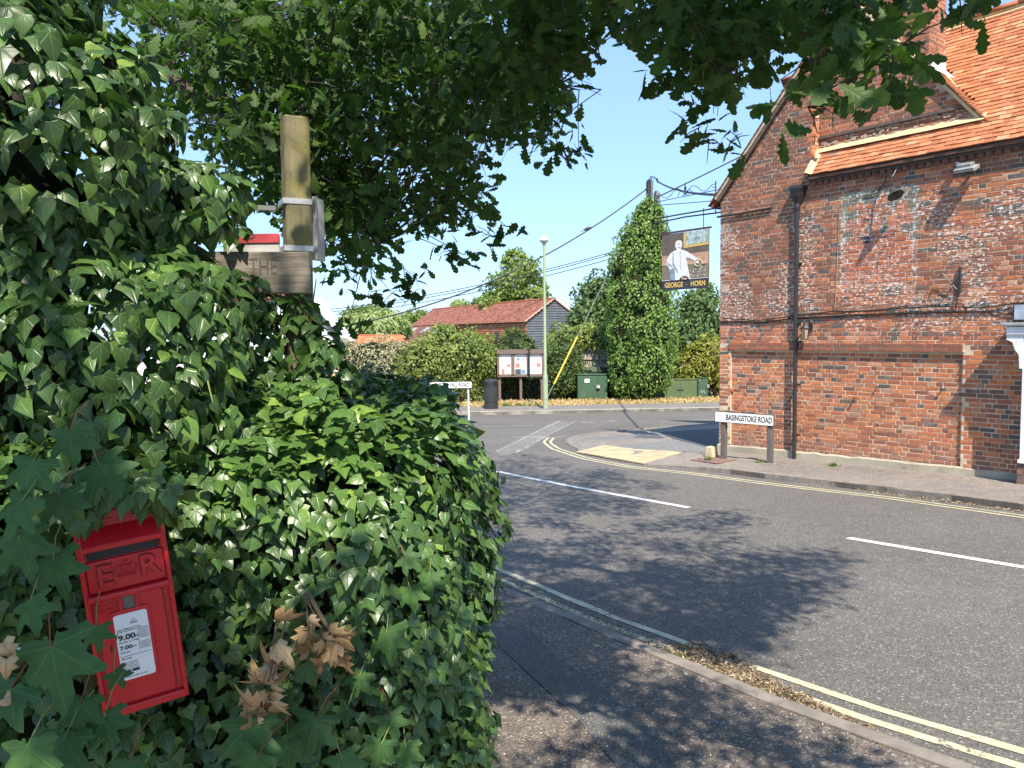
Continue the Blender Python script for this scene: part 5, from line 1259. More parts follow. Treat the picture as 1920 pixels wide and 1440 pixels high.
far_foliage('tree', [pb_(1125, 570, 48, 90, 110, 2.5), pb_(1150, 590, 48, 110, 130, 2.5), pb_(1100, 600, 47, 70, 80, 2.)], 11000, .26, M['tree_dark'], 'dark round tree between the barn and the ivy column', 'tree', rough=.25, core=.8, trunk=(5.5, 48, .25, 1.))
far_foliage('tree', [pb_(965, 500, 75, 40, 70, 2.), pb_(980, 520, 75, 70, 80, 3.), pb_(950, 545, 75, 70, 70, 3.), pb_(1000, 555, 75, 60, 70, 3.), pb_(930, 570, 75, 70, 40, 3.), pb_(975, 485, 75, 24, 36, 1.)], 9000, .42, M['tree_a'], 'tall airy tree rising behind the barn ridge', 'tree', rough=.35, core=.35, trunk=(.6, 75, .3, 5), inset=.35, f=1.5)
far_foliage('tree', [pb_(910, 568, 98, 50, 20, 2.)], 1500, .35, M['tree_dark'], 'dark treetop just behind the barn ridge', 'tree', rough=.3)
far_foliage('willow_tree', [pb_(715, 612, 66, 110, 60, 3.), pb_(665, 612, 66, 60, 56, 2.5), pb_(690, 600, 66, 60, 40, 2.5)], 9000, .6, M['willow'], 'pale weeping willow beyond the outbuilding', 'willow tree', rough=.2, core=.75, tpl=NEEDLE, droop=1.6, f=1.2)
far_foliage('tree', [pb_(700, 592, 104, 60, 40, 3.), pb_(785, 600, 104, 70, 36, 3.), pb_(670, 600, 104, 60, 50, 3.)], 6000, .4, M['tree_a'], 'broad tree behind the willow on the skyline', 'tree', rough=.3, core=.7, f=1.4)
far_foliage('tree', [pb_(862, 574, 105, 36, 22, 1.6)], 900, .38, M['willow'], 'small pale treetop peeking over the barn roof', 'tree', rough=.3, core=.5)
mass = []
for i in range(34):
    x = -75+i*4.8+random.uniform(-1, 1); y = 92+random.uniform(-6, 8); mass.append((x, y, gz(y)+1.0, 4.2, 3.5, random.uniform(3.0, 5.0)))
far_foliage('distant_woods', [m for m in mass], 16000, .7, M['tree_dark'], None, None, parent=meta(empty('distant_woods', (0, 92, -3)), 'distant line of dark woods closing the view', 'woods', kind='stuff'), rough=.25, core=.85, f=.8)
# straw and grass on the verge
def tufts(name, parent, n, region, size, mat, tpl=NEEDLE, up=.7, dz=.1):
    P = np.array([region() for _ in range(n)]); P = np.array([(x, y, gz(y)+dz) for x, y in P])
    nrm = rng.normal(0, 1, (n, 3)); tip = rng.normal(0, 1, (n, 3)); tip[:, 2] = np.abs(tip[:, 2])*up
    A = frames(P, nrm, tip, size*rng.uniform(.5, 1.4, n)); me = leaf_mesh(name, [tpl], P, A, rng.random(n), mat, np.zeros(n, int))
    return put(name, me, parent, kind='stuff')
def vreg(px0, px1, d0=0.1, d1=2.4):
    def g():
        px = random.uniform(px0, px1); y0 = fa[1]+fn[1]*2.1; d = random.uniform(d0, d1)**1
        X = at(px, 757, 29.)[0]; base = fa+fd*((X-fa[0])/fd[0])+fn*(2.05+d); return base[0], base[1]
    return g
st = tufts('dry_grass', None, 16000, vreg(820, 1400), .13, M['straw'], up=.5); meta(st, 'straw coloured dry grass and leaf litter on the far verge', 'dry grass')
gr_ = tufts('green_grass', None, 1800, vreg(950, 1012, .1, .8), .1, M['grass']); meta(gr_, 'patch of green grass in front of the notice board', 'grass')

# ------------------------------------------------------------------ near ivy
def curve_noise(a, b): return .05*np.sin(a*7+b*5)+.035*np.sin(a*13-b*9+1)+.02*np.sin(a*23+b*17)
HP = np.array([(-2.6, .9), (-1.75, 1.35), (-1.2, 1.8), (-.78, 2.02), (-.42, 2.18), (-.17, 2.45), (-.09, 2.9), (-.2, 3.6), (-.62, 4.6), (-1.3, 5.6)])
HL = np.concatenate([[0], np.cumsum(np.linalg.norm(np.diff(HP, axis=0), axis=1))])
def hpoint(s): return np.stack([np.interp(s, HL, HP[:, 0]), np.interp(s, HL, HP[:, 1])], -1)
def hnormal(s): d = hpoint(s+.05)-hpoint(s-.05); d = unit(d); return np.stack([d[:, 1], -d[:, 0]], -1)
HTOP = -.30
def hedge_points(n):
    # face
    nf = int(n*.72); s = rng.uniform(0, HL[-1], nf); z = rng.uniform(-2.05, HTOP+.02, nf); p = hpoint(s); nn = hnormal(s)
    dep = np.abs(rng.normal(0, .07, nf)); off = curve_noise(s, z)-dep
    edge = np.clip((z-(HTOP-.28))/.28, 0, 1); off -= .16*edge**2; off += .05*np.clip((-1.2-z), 0, 1)*-1
    P = np.column_stack([p+nn*off[:, None], z]); N3 = np.column_stack([nn*(1-.6*edge)[:, None], .15+edge*.9]); L1 = -dep
    # top
    nt = n-nf; s = rng.uniform(0, HL[-1], nt); d = rng.uniform(.1, 1.1, nt); p = hpoint(s)-hnormal(s)*d[:, None]
    dep2 = np.abs(rng.normal(0, .06, nt)); z = HTOP+.06*np.sin(s*5+d*6)+.04*np.sin(s*11)+.06*np.clip(d, 0, .5)-dep2+.03
    P2 = np.column_stack([p, z]); N2 = np.tile([0, -.2, 1.], (nt, 1)); return np.concatenate([P, P2]), unit(np.concatenate([N3, N2])), np.concatenate([L1, -dep2])
def orient(P, nrm, size, hang=1., jit=.45):
    n = len(P); N = unit(nrm+np.array([0, -.1, .35])+rng.normal(0, jit, (n, 3)))
    tip = np.array([0, 0, -1.])*hang+nrm*.35+rng.normal(0, .38, (n, 3)); return frames(P, N, tip, size)
def score_of(P, outer, size, ok=None):
    z = P@cf; px = CX+F*(P@cr)/z; py = CY-F*(P@cu)/z
    s = size/z*np.exp(outer*22); s[(z < .3) | (px < 5) | (px > 1915) | (py < 5) | (py > 1435)] = 0
    return s, px, py
# lower hedge
IV = [IVY1, IVY2, IVY3]
ih = empty('ivy_hedge', (-.6, 3., gz(3)), 'broad glossy ivy hedge behind the post box, ending at the pavement', 'ivy hedge')
P, nr, outer = hedge_points(32000)
px_ = CX+F*(P@cr)/(P@cf); py_ = CY-F*(P@cu)/(P@cf)
keep = rng.random(len(P)) < np.where(P[:, 1] > 3.6, .55, 1.)
# keep the post box face clear
BXc = at(250, 1155, 1.80)
bfd = np.array([.87, .49, 0]); bfd /= np.linalg.norm(bfd)
_bn = np.array([bfd[1], -bfd[0], 0])
t_ = np.clip((py_-950)/370, -.2, 1.2); boxclear = (px_ > 128+40*t_) & (px_ < 326+22*t_) & (py_ > 945) & (py_ < 1318) & (((P-BXc)@_bn) > -.05)
keep &= ~boxclear
P, nr, outer = P[keep], nr[keep], outer[keep]; sz = .033+.03*rng.random(len(P))**1.2
A = orient(P, nr, sz); sc, _, _ = score_of(P, outer, sz)
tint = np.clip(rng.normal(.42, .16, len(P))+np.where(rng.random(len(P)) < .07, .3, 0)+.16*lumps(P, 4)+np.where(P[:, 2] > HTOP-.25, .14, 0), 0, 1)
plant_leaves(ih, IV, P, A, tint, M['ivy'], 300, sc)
# solid shaded interior
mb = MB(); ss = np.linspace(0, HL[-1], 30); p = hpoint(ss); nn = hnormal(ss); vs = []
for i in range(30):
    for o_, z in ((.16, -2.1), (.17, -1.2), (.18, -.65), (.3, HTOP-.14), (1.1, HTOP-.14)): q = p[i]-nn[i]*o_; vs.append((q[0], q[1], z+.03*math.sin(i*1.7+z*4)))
mb.add(vs, [(i*5+a, i*5+a+1, (i+1)*5+a+1, (i+1)*5+a) for i in range(29) for a in range(4)]); mb.build('dark_core', M['core'], ih, kind='stuff')
bx_top = at(238, 918, 1.74)
P2, n2, _k = blob_points([(bx_top[0]-.03, bx_top[1], bx_top[2]+.01, .12, .06, .045), (bx_top[0]+.06, bx_top[1]+.02, bx_top[2]+.0, .07, .05, .05), (bx_top[0]-.1, bx_top[1]-.02, bx_top[2]-.01, .05, .05, .06)], 170, .2, .1, 9.)
s2 = rng.uniform(.04, .062, len(P2)); A2 = orient(P2, n2*np.array([.5, 1, .5])+np.array([0, -.6, 0]), s2, 1.5, .35)
ib2 = empty('ivy_sprig', tuple(bx_top), 'ivy leaves hanging down over the top of the red post box', 'ivy')
sc2 = score_of(P2, np.zeros(len(P2)), s2)[0]
plant_leaves(ib2, IV, P2, A2, np.clip(rng.normal(.42, .18, len(P2)), 0, 1), M['ivy'], 100, sc2)
# tall ivy mass
it = empty('ivy_tree', (-1.7, 2.3, gz(2.3)), 'tall mass of drooping ivy leaves towering at the left', 'ivy')
TB = [(-1.62, 2.2, -.15, .84, .45, .6), (-1.75, 2.2, .42, .80, .45, .62), (-1.98, 2.3, 1.05, .80, .5, .7), (-2.4, 2.1, .2, .8, .6, 1.5), (-1.15, 2.4, -.42, .52, .3, .32), (-1.25, 2.3, .02, .5, .28, .3), (-2.2, 1.75, -.6, .6, .35, .9), (-1.1, 2.42, .14, .2, .16, .18), (-1.15, 2.38, .42, .22, .16, .2), (-1.22, 2.34, .72, .2, .15, .2), (-1.42, 2.3, .95, .22, .16, .2), (-1.0, 2.4, .42, .2, .14, .13)  , (-1.12, 2.38, .62, .16, .12, .1)]
P, nr, k = blob_points(TB, 36000, .13, .16, 5.)
front = (nr[:, 1] < .2) | (rng.random(len(P)) < .35); P, nr = P[front], nr[front]
sz = .036+.042*rng.random(len(P))**1.6; A = orient(P, nr, sz, 1.3, .42)
d = -np.min([np.abs((((P-np.array(b[:3]))/np.array(b[3:]))**2).sum(1)**.5-1) for b in TB], axis=0)*.5
sc, _, _ = score_of(P, d, sz); sc[nr[:, 1] > 0] = 0
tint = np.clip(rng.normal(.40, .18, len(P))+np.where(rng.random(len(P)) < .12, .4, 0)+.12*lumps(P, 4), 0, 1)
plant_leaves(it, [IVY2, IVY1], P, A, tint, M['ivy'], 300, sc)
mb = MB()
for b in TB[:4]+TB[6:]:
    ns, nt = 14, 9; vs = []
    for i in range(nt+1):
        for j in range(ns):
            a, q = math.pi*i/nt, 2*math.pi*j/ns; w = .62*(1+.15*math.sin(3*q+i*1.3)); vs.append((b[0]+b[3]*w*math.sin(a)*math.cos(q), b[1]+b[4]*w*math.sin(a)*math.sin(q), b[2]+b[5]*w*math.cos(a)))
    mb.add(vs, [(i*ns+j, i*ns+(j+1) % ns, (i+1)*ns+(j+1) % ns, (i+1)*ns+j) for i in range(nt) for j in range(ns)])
mb.build('dark_core', M['core'], it, kind='stuff')
mb = MB()
for i in range(240):
    j = random.randrange(len(P)); a = P[j]; b = a-nr[j]*.18+np.array([random.uniform(-.1, .1), .05, random.uniform(.0, .15)]); mb.tube([b, (a+b)/2+np.array([0, 0, .03]), a], [.004, .003, .0015], 4)
mb.build('stems', M['green_stem'], it, kind='stuff')

# ------------------------------------------------------------------ old timber signpost in the ivy
sp = empty('timber_signpost', tuple(at(546, 700, 2.9)*np.array([1, 1, 0])+Zv*gz(2.9)), 'old mossy square timber post carrying a weathered carved name board', 'signpost')
pc = at(548, 222, 2.9); th_ = .45; px1_, px2_ = np.array([math.cos(th_), math.sin(th_), 0]), np.array([-math.sin(th_), math.cos(th_), 0])
lean = np.array([.006, 0, 1.])
mb = MB(); h_ = pc[2]-gz(2.9); cc = np.array([pc[0], pc[1], (pc[2]+gz(2.9))/2])
mb.box(cc, (.092, .092, h_), (px1_, px2_, lean), bevel=.006); mb.build('post', M['post'], sp)
bc = at(478, 512, 2.82); bu = np.array([1, .05, -.012]); bu /= np.linalg.norm(bu); bnn = np.array([.05, -1, 0])
MB().box(bc+bu*-.05, (.50, .035, .152), (bu, bnn, Zv), bevel=.005).build('name_board', M['board'], sp)
text('THE', .085, bc+bu*.035+bnn*.018+Zv*.02, bu, Zv, simple('carved_dark', (.11, .098, .078), .9), sp, width=.10)
for py in (381, 468): c_ = at(553, py, 2.9); MB().box((pc[0]+.0, pc[1], c_[2]), (.104, .104, .02), (px1_, px2_, Zv)).build('metal_band', simple('galvanised', (.5, .5, .48), .45, .4, grime=.3), sp)
c_ = at(588, 428, 2.93)
al = simple('weathered_aluminium', (.42, .42, .4), .5, .3, grime=.5)
MB().box(c_+np.array([0, .03, 0]), (.012, .1, .235), ((math.cos(.35), -math.sin(.35), 0), (math.sin(.35), math.cos(.35), 0), (0, 0, 1))).build('side_plate', al, sp)
MB().box(c_+np.array([-.01, -.0, 0.0]), (.05, .01, .235), None).build('side_plate', al, sp)
rp_ = at(472, 462, 3.05)
MB().box(rp_, (.22, .01, .085)).build('small_sign', simple('grubby_white', (.5, .49, .46), .6, grime=.4), sp)
MB().box(rp_+np.array([0, -.008, .03]), (.22, .006, .035)).build('red_stripe', simple('faded_red', (.5, .06, .07), .6), sp)
MB().box(at(455, 388, 3.0), (.26, .02, .018), ((1, 0, -.06), (0, 1, 0), (.06, 0, 1))).build('side_rail', simple('grey_rail', (.2, .2, .2), .6), sp)
# ivy climbing the post
ip = empty('climbing_ivy', (pc[0], 2.9, gz(2.9)), 'ivy climbing the lower part of the timber signpost', 'ivy')
PB = [(pc[0]+.0, 2.86, -.1, .12, .1, .28), (pc[0]+.04, 2.86, -.3, .15, .12, .28), (pc[0]-.14, 2.84, -.05, .14, .1, .14), (pc[0]-.2, 2.8, .12, .16, .1, .12), (pc[0]-.24, 2.85, -.3, .2, .12, .25), (pc[0]+.1, 2.84, -.2, .12, .1, .24), (pc[0]-.16, 2.84, -.25, .16, .12, .3), (pc[0]-.38, 2.78, .24, .1, .08, .1), (pc[0]-.2, 2.8, .36, .07, .05, .04), (pc[0]-.3, 2.8, .42, .1, .06, .07)]
P, nr, k = blob_points(PB, 2100, .2, .2, 9.); sz = rng.uniform(.035, .065, len(P)); A = orient(P, nr, sz, 1.2, .5)
sc, _, _ = score_of(P, np.zeros(len(P)), sz); sc[nr[:, 1] > 0] = 0
plant_leaves(ip, IV, P, A, np.clip(rng.normal(.45, .2, len(P)), 0, 1), M['ivy'], 120, sc)
mb = MB()
for i in range(10):
    x = pc[0]+random.uniform(-.08, .08); mb.tube([(x, 2.83, gz(2.9)), (x+random.uniform(-.05, .05), 2.83, -1), (x+random.uniform(-.06, .06), 2.83, -.3), (x+random.uniform(-.08, .08), 2.83, .2)], [.01, .008, .006, .002], 5)
mb.build('stems', M['twig'], ip, kind='stuff')

# ------------------------------------------------------------------ post box
pbx = empty('post_box', tuple(BXc), 'red lamp type post box leaning in the ivy with a white collection plate', 'post box')
red = NT('pillar_red'); _n = red.noise(5, det=5); _c = red.ramp(_n, [(.3, (.44, .006, .012)), (.7, (.56, .01, .018))])
_w = red.step(red.noise(45, None, 6, .75), .66, .74); _c = red.mix(red.math('MULTIPLY', _w, .6), _c, (.16, .02, .02)); red.bump(red.noise(60, None, 4), .25, .002)
redm = red.fin(_c, red.math('ADD', .16, red.math('MULTIPLY', _n, .25)), 0, .55)
lean_ = R(5.5); bn_ = np.array([bfd[1], -bfd[0], 0])       # outward normal
BE = bfd*math.cos(lean_)+Zv*math.sin(lean_)*1.0; BU = Zv*math.cos(lean_)-bfd*math.sin(lean_)*1.0
tf = -.03; bn2 = bn_*math.cos(tf)+BU*math.sin(tf); BU = BU*math.cos(tf)-bn_*math.sin(tf)
BW, BH = .190, .465
def Bx(a, b, c=0.): return BXc+BE*(a*BW)+BU*(b*BH)+bn2*c      # a in -.5...5, b in -.5...5, c metres out
def bpoly(name, pts, c, d, mat, par=None, bev=0.):
    o = MB().poly([Bx(a, b, c) for a, b in pts], bn2, d).build(name, mat, par or pbx)
    if bev: m_ = o.modifiers.new('b', 'BEVEL'); m_.width = bev; m_.segments = 3; m_.limit_method = 'ANGLE'
    return o
def rrect(a0, a1, b0, b1, r=.03, n=4):
    out = []; ra = r/BW; rb = r/BH
    for (ca_, cb_, s) in ((a1-ra, b1-rb, 0), (a0+ra, b1-rb, 1), (a0+ra, b0+rb, 2), (a1-ra, b0+rb, 3)):
        for k in range(n+1): q = math.pi/2*(s+k/n); out.append((ca_+ra*math.cos(q), cb_+rb*math.sin(q)))
    return out
bpoly('case', rrect(-.5, .5, -.5, .56, .02), -.0, .17, redm, bev=.006)
for pts in ([(-.5, -.5), (-.44, -.48), (-.44, .5), (-.5, .5)], [(.44, -.48), (.5, -.5), (.5, .5), (.44, .5)], [(-.5, -.5), (.5, -.5), (.44, -.455), (-.44, -.455)]):
    bpoly('rim', pts, .012, .013, redm, bev=.004)
bpoly('door', rrect(-.40, .36, -.44, .12, .008), .008, .012, redm, bev=.002)
bpoly('door_gap', [(.372, -.44), (.38, -.44), (.38, .14), (.372, .14)], .0006, .002, M['black'])
bpoly('ledge', [(-.46, .125), (.46, .125), (.46, .16), (-.46, .16)], .02, .022, redm, bev=.006)
bpoly('crest_panel', rrect(-.43, .44, .165, .33, .008), .008, .012, redm, bev=.003)
bpoly('slot', [(-.40, .335), (.40, .335), (.42, .40), (-.40, .40)], .0012, .004, M['black'])
hood = MB(); hv = []
for a in (-.45, .46):
    hv += [Bx(a, .395, .0), Bx(a, .395, .034), Bx(a, .42, .036), Bx(a, .5, .006), Bx(a, .5, 0)]
hood.add(hv, [(i, i+1, i+6, i+5) for i in range(4)]+[(0, 1, 2, 3, 4), (9, 8, 7, 6, 5)]); o = hood.build('hood', redm, pbx); m_ = o.modifiers.new('b', 'BEVEL'); m_.width = .003; m_.segments = 2
for a in (-.45, .45): bpoly('slot_cheek', [(a-.03, .33), (a+.03, .33), (a+.03, .46), (a-.03, .46)], .022, .023, redm, bev=.005)
bpoly('cowl', rrect(-.5, .5, .46, .58, .02), .004, .18, redm, bev=.008)
red2 = redm
text('E', .07, Bx(-.24, .245, .0112), BE, BU, red2, pbx, name='cypher', depth=.0035, bold=.0012)
text('R', .07, Bx(.26, .255, .0112), BE, BU, red2, pbx, name='cypher', depth=.0035, bold=.0012)
rim_red = simple('grime_shade_red', (.17, .008, .01), .6)  # darker rim behind the letters, painting in edge shade along with grime
text('E', .07, Bx(-.24, .245, .0088), BE, BU, rim_red, pbx, name='cypher_edge', depth=.0008, bold=.0034)
text('R', .07, Bx(.26, .255, .0088), BE, BU, rim_red, pbx, name='cypher_edge', depth=.0008, bold=.0034)
cw = MB()
cw.tube([Bx(-.1, .225, .011), Bx(.1, .225, .011)], .0025, 6); cw.tube([Bx(-.1, .235, .011), Bx(.1, .235, .011)], .0015, 6)
for s in (-1, 1): cw.tube([Bx(s*.1, .235, .011), Bx(s*.13, .265, .012), Bx(s*.09, .285, .012), Bx(0, .275, .012)], .002, 6); cw.tube([Bx(s*.05, .235, .011), Bx(s*.05, .27, .012)], .0015, 6)
cw.tube([Bx(0, .235, .011), Bx(0, .31, .012)], .002, 6); cw.tube([Bx(-.025, .3, .012), Bx(.025, .3, .012)], .0018, 6)
cw.build('crown_emblem', red2, pbx)
text('POST OFFICE', .026, Bx(0.02, .515, .0055), BE, BU, red2, pbx, name='raised_lettering', depth=.0018, width=.15)
text('POST OFFICE', .0085, Bx(-.27, .10, .0085), BE, BU, red2, pbx, name='raised_lettering', depth=.0008)
text('COLLECTED', .0085, Bx(-.25, .075, .0085), BE, BU, red2, pbx, name='raised_lettering', depth=.0008)
bpoly('plate_frame', rrect(-.27, .20, -.345, .055, .012), .014, .008, redm, bev=.003)
bpoly('tab_slot', [(-.09, .055), (.04, .055), (.04, .125), (-.09, .125)], .0095, .002, simple('grey_zinc', (.14, .12, .09), .7, grime=.5))
for a in (-.12, .065): bpoly('tab_rib', [(a-.02, .05), (a+.02, .05), (a+.02, .125), (a-.02, .125)], .014, .006, redm, bev=.002)
plm = simple('enamel_white', (.78, .78, .76), .3, var=.04)
plate = bpoly('collection_plate', rrect(-.225, .155, -.315, .035, .006), .0155, .002, plm)
PC = .0162; ink = simple('ink', (.02, .02, .022), .5)
def pt_(s, size, a, b, w=None, bold=0., mat=None): return text(s, size, Bx(a, b, PC), BE, BU, mat or ink, pbx, name='print', depth=.0002, width=w, align='LEFT', bold=bold)
pt_('Last Collection Time', .0065, -.205, -.045, .05)
pt_('9.00', .0175, -.205, -.088, .037, .0006); pt_('am', .009, -.02, -.091); pt_('Monday to Friday', .0052, -.205, -.112, .042)
pt_('7.00', .0125, -.205, -.142, .027, .0004); pt_('am', .007, -.06, -.143); pt_('Saturday', .0052, -.205, -.166, .021)
pt_('Services', .0055, -.205, -.2, .022)
for i in range(6): pt_('nearest late posting box and more', .0028, .03, -.065-.0085*i, .022)
for i in range(5): pt_('details of times and places are here', .0028, .03, -.13-.0085*i, .022)
for i in range(4): pt_('Find your nearest post services', .0034, -.205, -.222-.011*i, .034)
mb = MB()
for pts in ([(-.21, -.055), (.14, -.055), (.14, -.0575), (-.21, -.0575)], [(-.21, -.187), (.14, -.187), (.14, -.189), (-.21, -.189)], [(.015, -.065), (.019, -.065), (.019, -.175), (.015, -.175)]): mb.poly([Bx(a, b, PC) for a, b in pts], bn2, .0003)
for a0_ in (-.205, -.105): mb.poly([Bx(a, b, PC) for a, b in ((a0_, -.275), (a0_+.085, -.275), (a0_+.085, -.262), (a0_, -.262))], bn2, .0003)
mb.build('print_rules', ink, pbx)
pt_('Postcode area', .0045, -.205, -.298, .05)
text('Royal crest', .0001, Bx(-.03, -.0, PC), BE, BU, ink, pbx, name='print') if False else None
mb = MB(); mb.poly([Bx(a, b, PC) for a, b in ((-.05, -.012), (.03, -.012), (.03, -.024), (-.05, -.024))], bn2, .0003); mb.tube([Bx(-.03, -.008, PC), Bx(-.01, .002, PC), Bx(.01, -.008, PC)], .0008, 5); mb.build('printed_crest', simple('mauve_ink', (.4, .34, .42), .5), pbx)
text('ROYAL BOXES', .0095, Bx(.15, -.375, .0085), BE, BU, red2, pbx, name='raised_lettering', depth=.0008) if False else None
bpoly('keyhole', [(-.305, -.12), (-.285, -.12), (-.285, -.15), (-.305, -.15)], .0088, .001, M['black'])

# ------------------------------------------------------------------ sycamore leaves and dead sprays
def single_leaf(root, px, py, Y, size, tipdir, nrm, tint, mat, mesh_cache={}, name='leaf', tpl=None):
    key = (mat.name, int(tint*6)); 
    if key not in mesh_cache: V, T = tpl or MAPLE; mesh_cache[key] = npmesh(name, V, T, mat, np.full(len(V), tint), V[:, :2])
    p = at(px, py, Y); a = frames(p[None], np.array([nrm], float), np.array([tipdir], float), np.array([size]))[0]
    o = put(name, mesh_cache[key], root); o.matrix_basis = Matrix([[a[r][0], a[r][1], a[r][2], p[r]] for r in range(3)]+[[0, 0, 0, 1]]); return p
sy = empty('sycamore_shoots', (-1., 1.6, gz(1.6)), 'large dark green sycamore leaves growing out around the red post box', 'sycamore')
spec = [(95, 1212, 1.42, .125, (.35, 0, -1)), (35, 1010, 1.5, .085, (.3, .2, -1)), (100, 1050, 1.55, .085, (.5, .1, -1)), (130, 810, 1.55, .075, (.2, -.2, -1)), (60, 870, 1.5, .08, (-.1, 0, -1)), (185, 870, 1.62, .085, (.6, 0, -.8)),
        (110, 930, 1.55, .07, (.3, 0, -1)), (40, 940, 1.45, .08, (-.2, 0, -1)), (55, 1130, 1.5, .07, (.5, 0, -.8)), (150, 1320, 1.5, .07, (.1, 0, -1)), (120, 1385, 1.45, .085, (0, -.1, -1)), (195, 1345, 1.5, .065, (.4, 0, -1)),
        (20, 1290, 1.4, .09, (-.4, 0, -.9)), (180, 1180, 1.62, .05, (.3, 0, -1)), (215, 1262, 1.62, .04, (.5, 0, -.8)), (240, 1430, 1.6, .06, (.2, 0, -1)), (50, 1400, 1.35, .08, (.2, 0, -1)),
        (465, 1362, 1.85, .115, (.1, -.1, -1)), (590, 1350, 1.95, .095, (-.2, 0, -1)), (540, 1400, 2.0, .09, (0, 0, -1)), (525, 1300, 1.95, .07, (.1, 0, -1)), (655, 1180, 2.12, .07, (-.3, 0, -1)), (725, 1185, 2.15, .095, (.2, -.1, -1)),
        (675, 1265, 2.12, .07, (-.2, 0, -1)), (730, 1345, 2.15, .075, (.3, 0, -1)), (715, 1395, 2.1, .08, (-.3, 0, -1)), (760, 1400, 2.2, .075, (.2, 0, -1)), (570, 1250, 2.0, .05, (.4, 0, -1)), (700, 1120, 2.2, .08, (-.5, 0, -1)),
        (770, 1105, 2.25, .07, (.3, 0, -1)), (760, 1045, 2.25, .06, (.7, 0, -.6)), (805, 1080, 2.3, .07, (.1, 0, -1)), (650, 1330, 2.05, .05, (-.6, 0, -.7)), (480, 1420, 1.8, .08, (-.5, 0, -1)), (640, 1420, 2.0, .08, (.4, 0, -1))]
for i, (px, py, Y, s, td) in enumerate(spec):
    p = single_leaf(sy, px, py, Y, s, td, (random.uniform(-.4, .3), -1, random.uniform(.2, .7)), random.choice((.2, .45, .7)), M['maple'])
    e_ = p+np.array([-td[0]*.08+random.uniform(-.03, .03), .1, .05]); MB().tube([p, (p+e_)/2+np.array([0, -.005, .012]), e_], .0013, 5).build('stem', M['green_stem'] if i % 3 else M['red_stem'], sy)
for j, (cx_, cy_, Y, n_, lab) in enumerate(((602, 1222, 1.98, 34, 'withered tan leaves hanging in a bunch, the upper of two sprays'), (490, 1305, 1.86, 36, 'withered tan leaves hanging in a bunch, the lower of two sprays'))):
    dd = empty('dead_leaf_spray', tuple(at(cx_, cy_, Y)), lab, 'dead leaves')
    for i in range(n_):
        a, b = random.gauss(0, 22 if j == 0 else 16), random.gauss(0, 20 if j == 0 else 38)
        single_leaf(dd, cx_+a+(-b*.35 if j else 0), cy_+b-18, Y+random.uniform(-.03, .04), random.uniform(.02, .058), (random.gauss(0, 1.1), random.gauss(0, .6), -1), (random.gauss(0, .9), -1, random.gauss(0, .9)), random.choice((.1, .4, .6, .9)), M['dead'], name='dead_leaf', tpl=DEADT)
    top_ = at(565 if j == 0 else 516, 1112 if j == 0 else 1160, Y+.06)
    for i in range(5): MB().tube([top_+np.array([random.uniform(-.01, .03), 0, 0]), at(cx_+random.uniform(-25, 25), cy_-30, Y)], .002, 5).build('stem', M['twig'], dd)
dl = empty('dead_leaf', tuple(at(8, 1220, 1.4)), 'pale curled dead leaf at the far left edge beside the sycamore leaves', 'dead leaf')
for q in ((4, 1205), (12, 1235), (6, 1310)): single_leaf(dl, q[0], q[1], 1.38, .04, (random.uniform(-1, 1), .3, -1), (.6, -1, .3), .9, M['dead'], name='dead_leaf', tpl=DEADT)

# ------------------------------------------------------------------ oak overhead
ok = empty('oak_tree', (-3.7, 5.6, gz(5.6)), 'oak with dark lobed leaves spreading over the pavement and road', 'oak tree')
def inpoly(x, y, poly):
    c = False; j = len(poly)-1
    for i in range(len(poly)):
        xi, yi = poly[i]; xj, yj = poly[j]
        if (yi > y) != (yj > y) and x < (xj-xi)*(y-yi)/(yj-yi)+xi: c = not c
        j = i
    return c
CP = [(150, -60), (200, 40), (300, 130), (350, 230), (400, 330), (470, 400), (560, 430), (610, 520), (640, 580), (700, 545), (770, 545), (760, 500), (730, 470), (800, 450), (870, 465), (870, 430), (940, 435), (940, 385), (890, 330), (900, 285), (960, 275), (1040, 300), (1085, 285), (1070, 200), (1085, 120), (1120, 60), (1160, 75), (1210, 70), (1235, 150), (1290, 185), (1305, 250), (1375, 260), (1385, 200), (1420, 150), (1440, 80), (1500, 90), (1510, 190), (1560, 190), (1600, 150), (1650, 140), (1672, 90), (1665, 20), (1700, -20), (1790, -25), (1820, -60)]
clus = []   # centre, radius, count
tries = 0
def depth_for(px, py):
    if px > 1480: return random.uniform(2.0, 2.8)
    if px > 1130: return random.uniform(2.3, 3.3)
    if px > 900 and py < 120: return random.uniform(2.8, 4.2)
    return random.uniform(3.3, 6.4)
while len(clus) < 560 and tries < 20000:
    tries += 1
    px, py = random.uniform(140, 1830), random.uniform(-60, 600)
    Y = depth_for(px, py); r_ = .14 if Y < 3.4 else .2
    m_ = r_*F/Y*.62
    if not all(inpoly(px+m_*math.cos(q), py+m_*math.sin(q), CP) for q in np.linspace(0, 6.28, 8, endpoint=False)): continue
    if px > 1100 and random.random() < .35: continue
    if math.sin(px*.021+1.2)*math.sin(py*.027+.5) > .72 and px < 1100: continue
    clus.append((at(px, py, Y), r_, 17 if Y < 3.4 else 23))
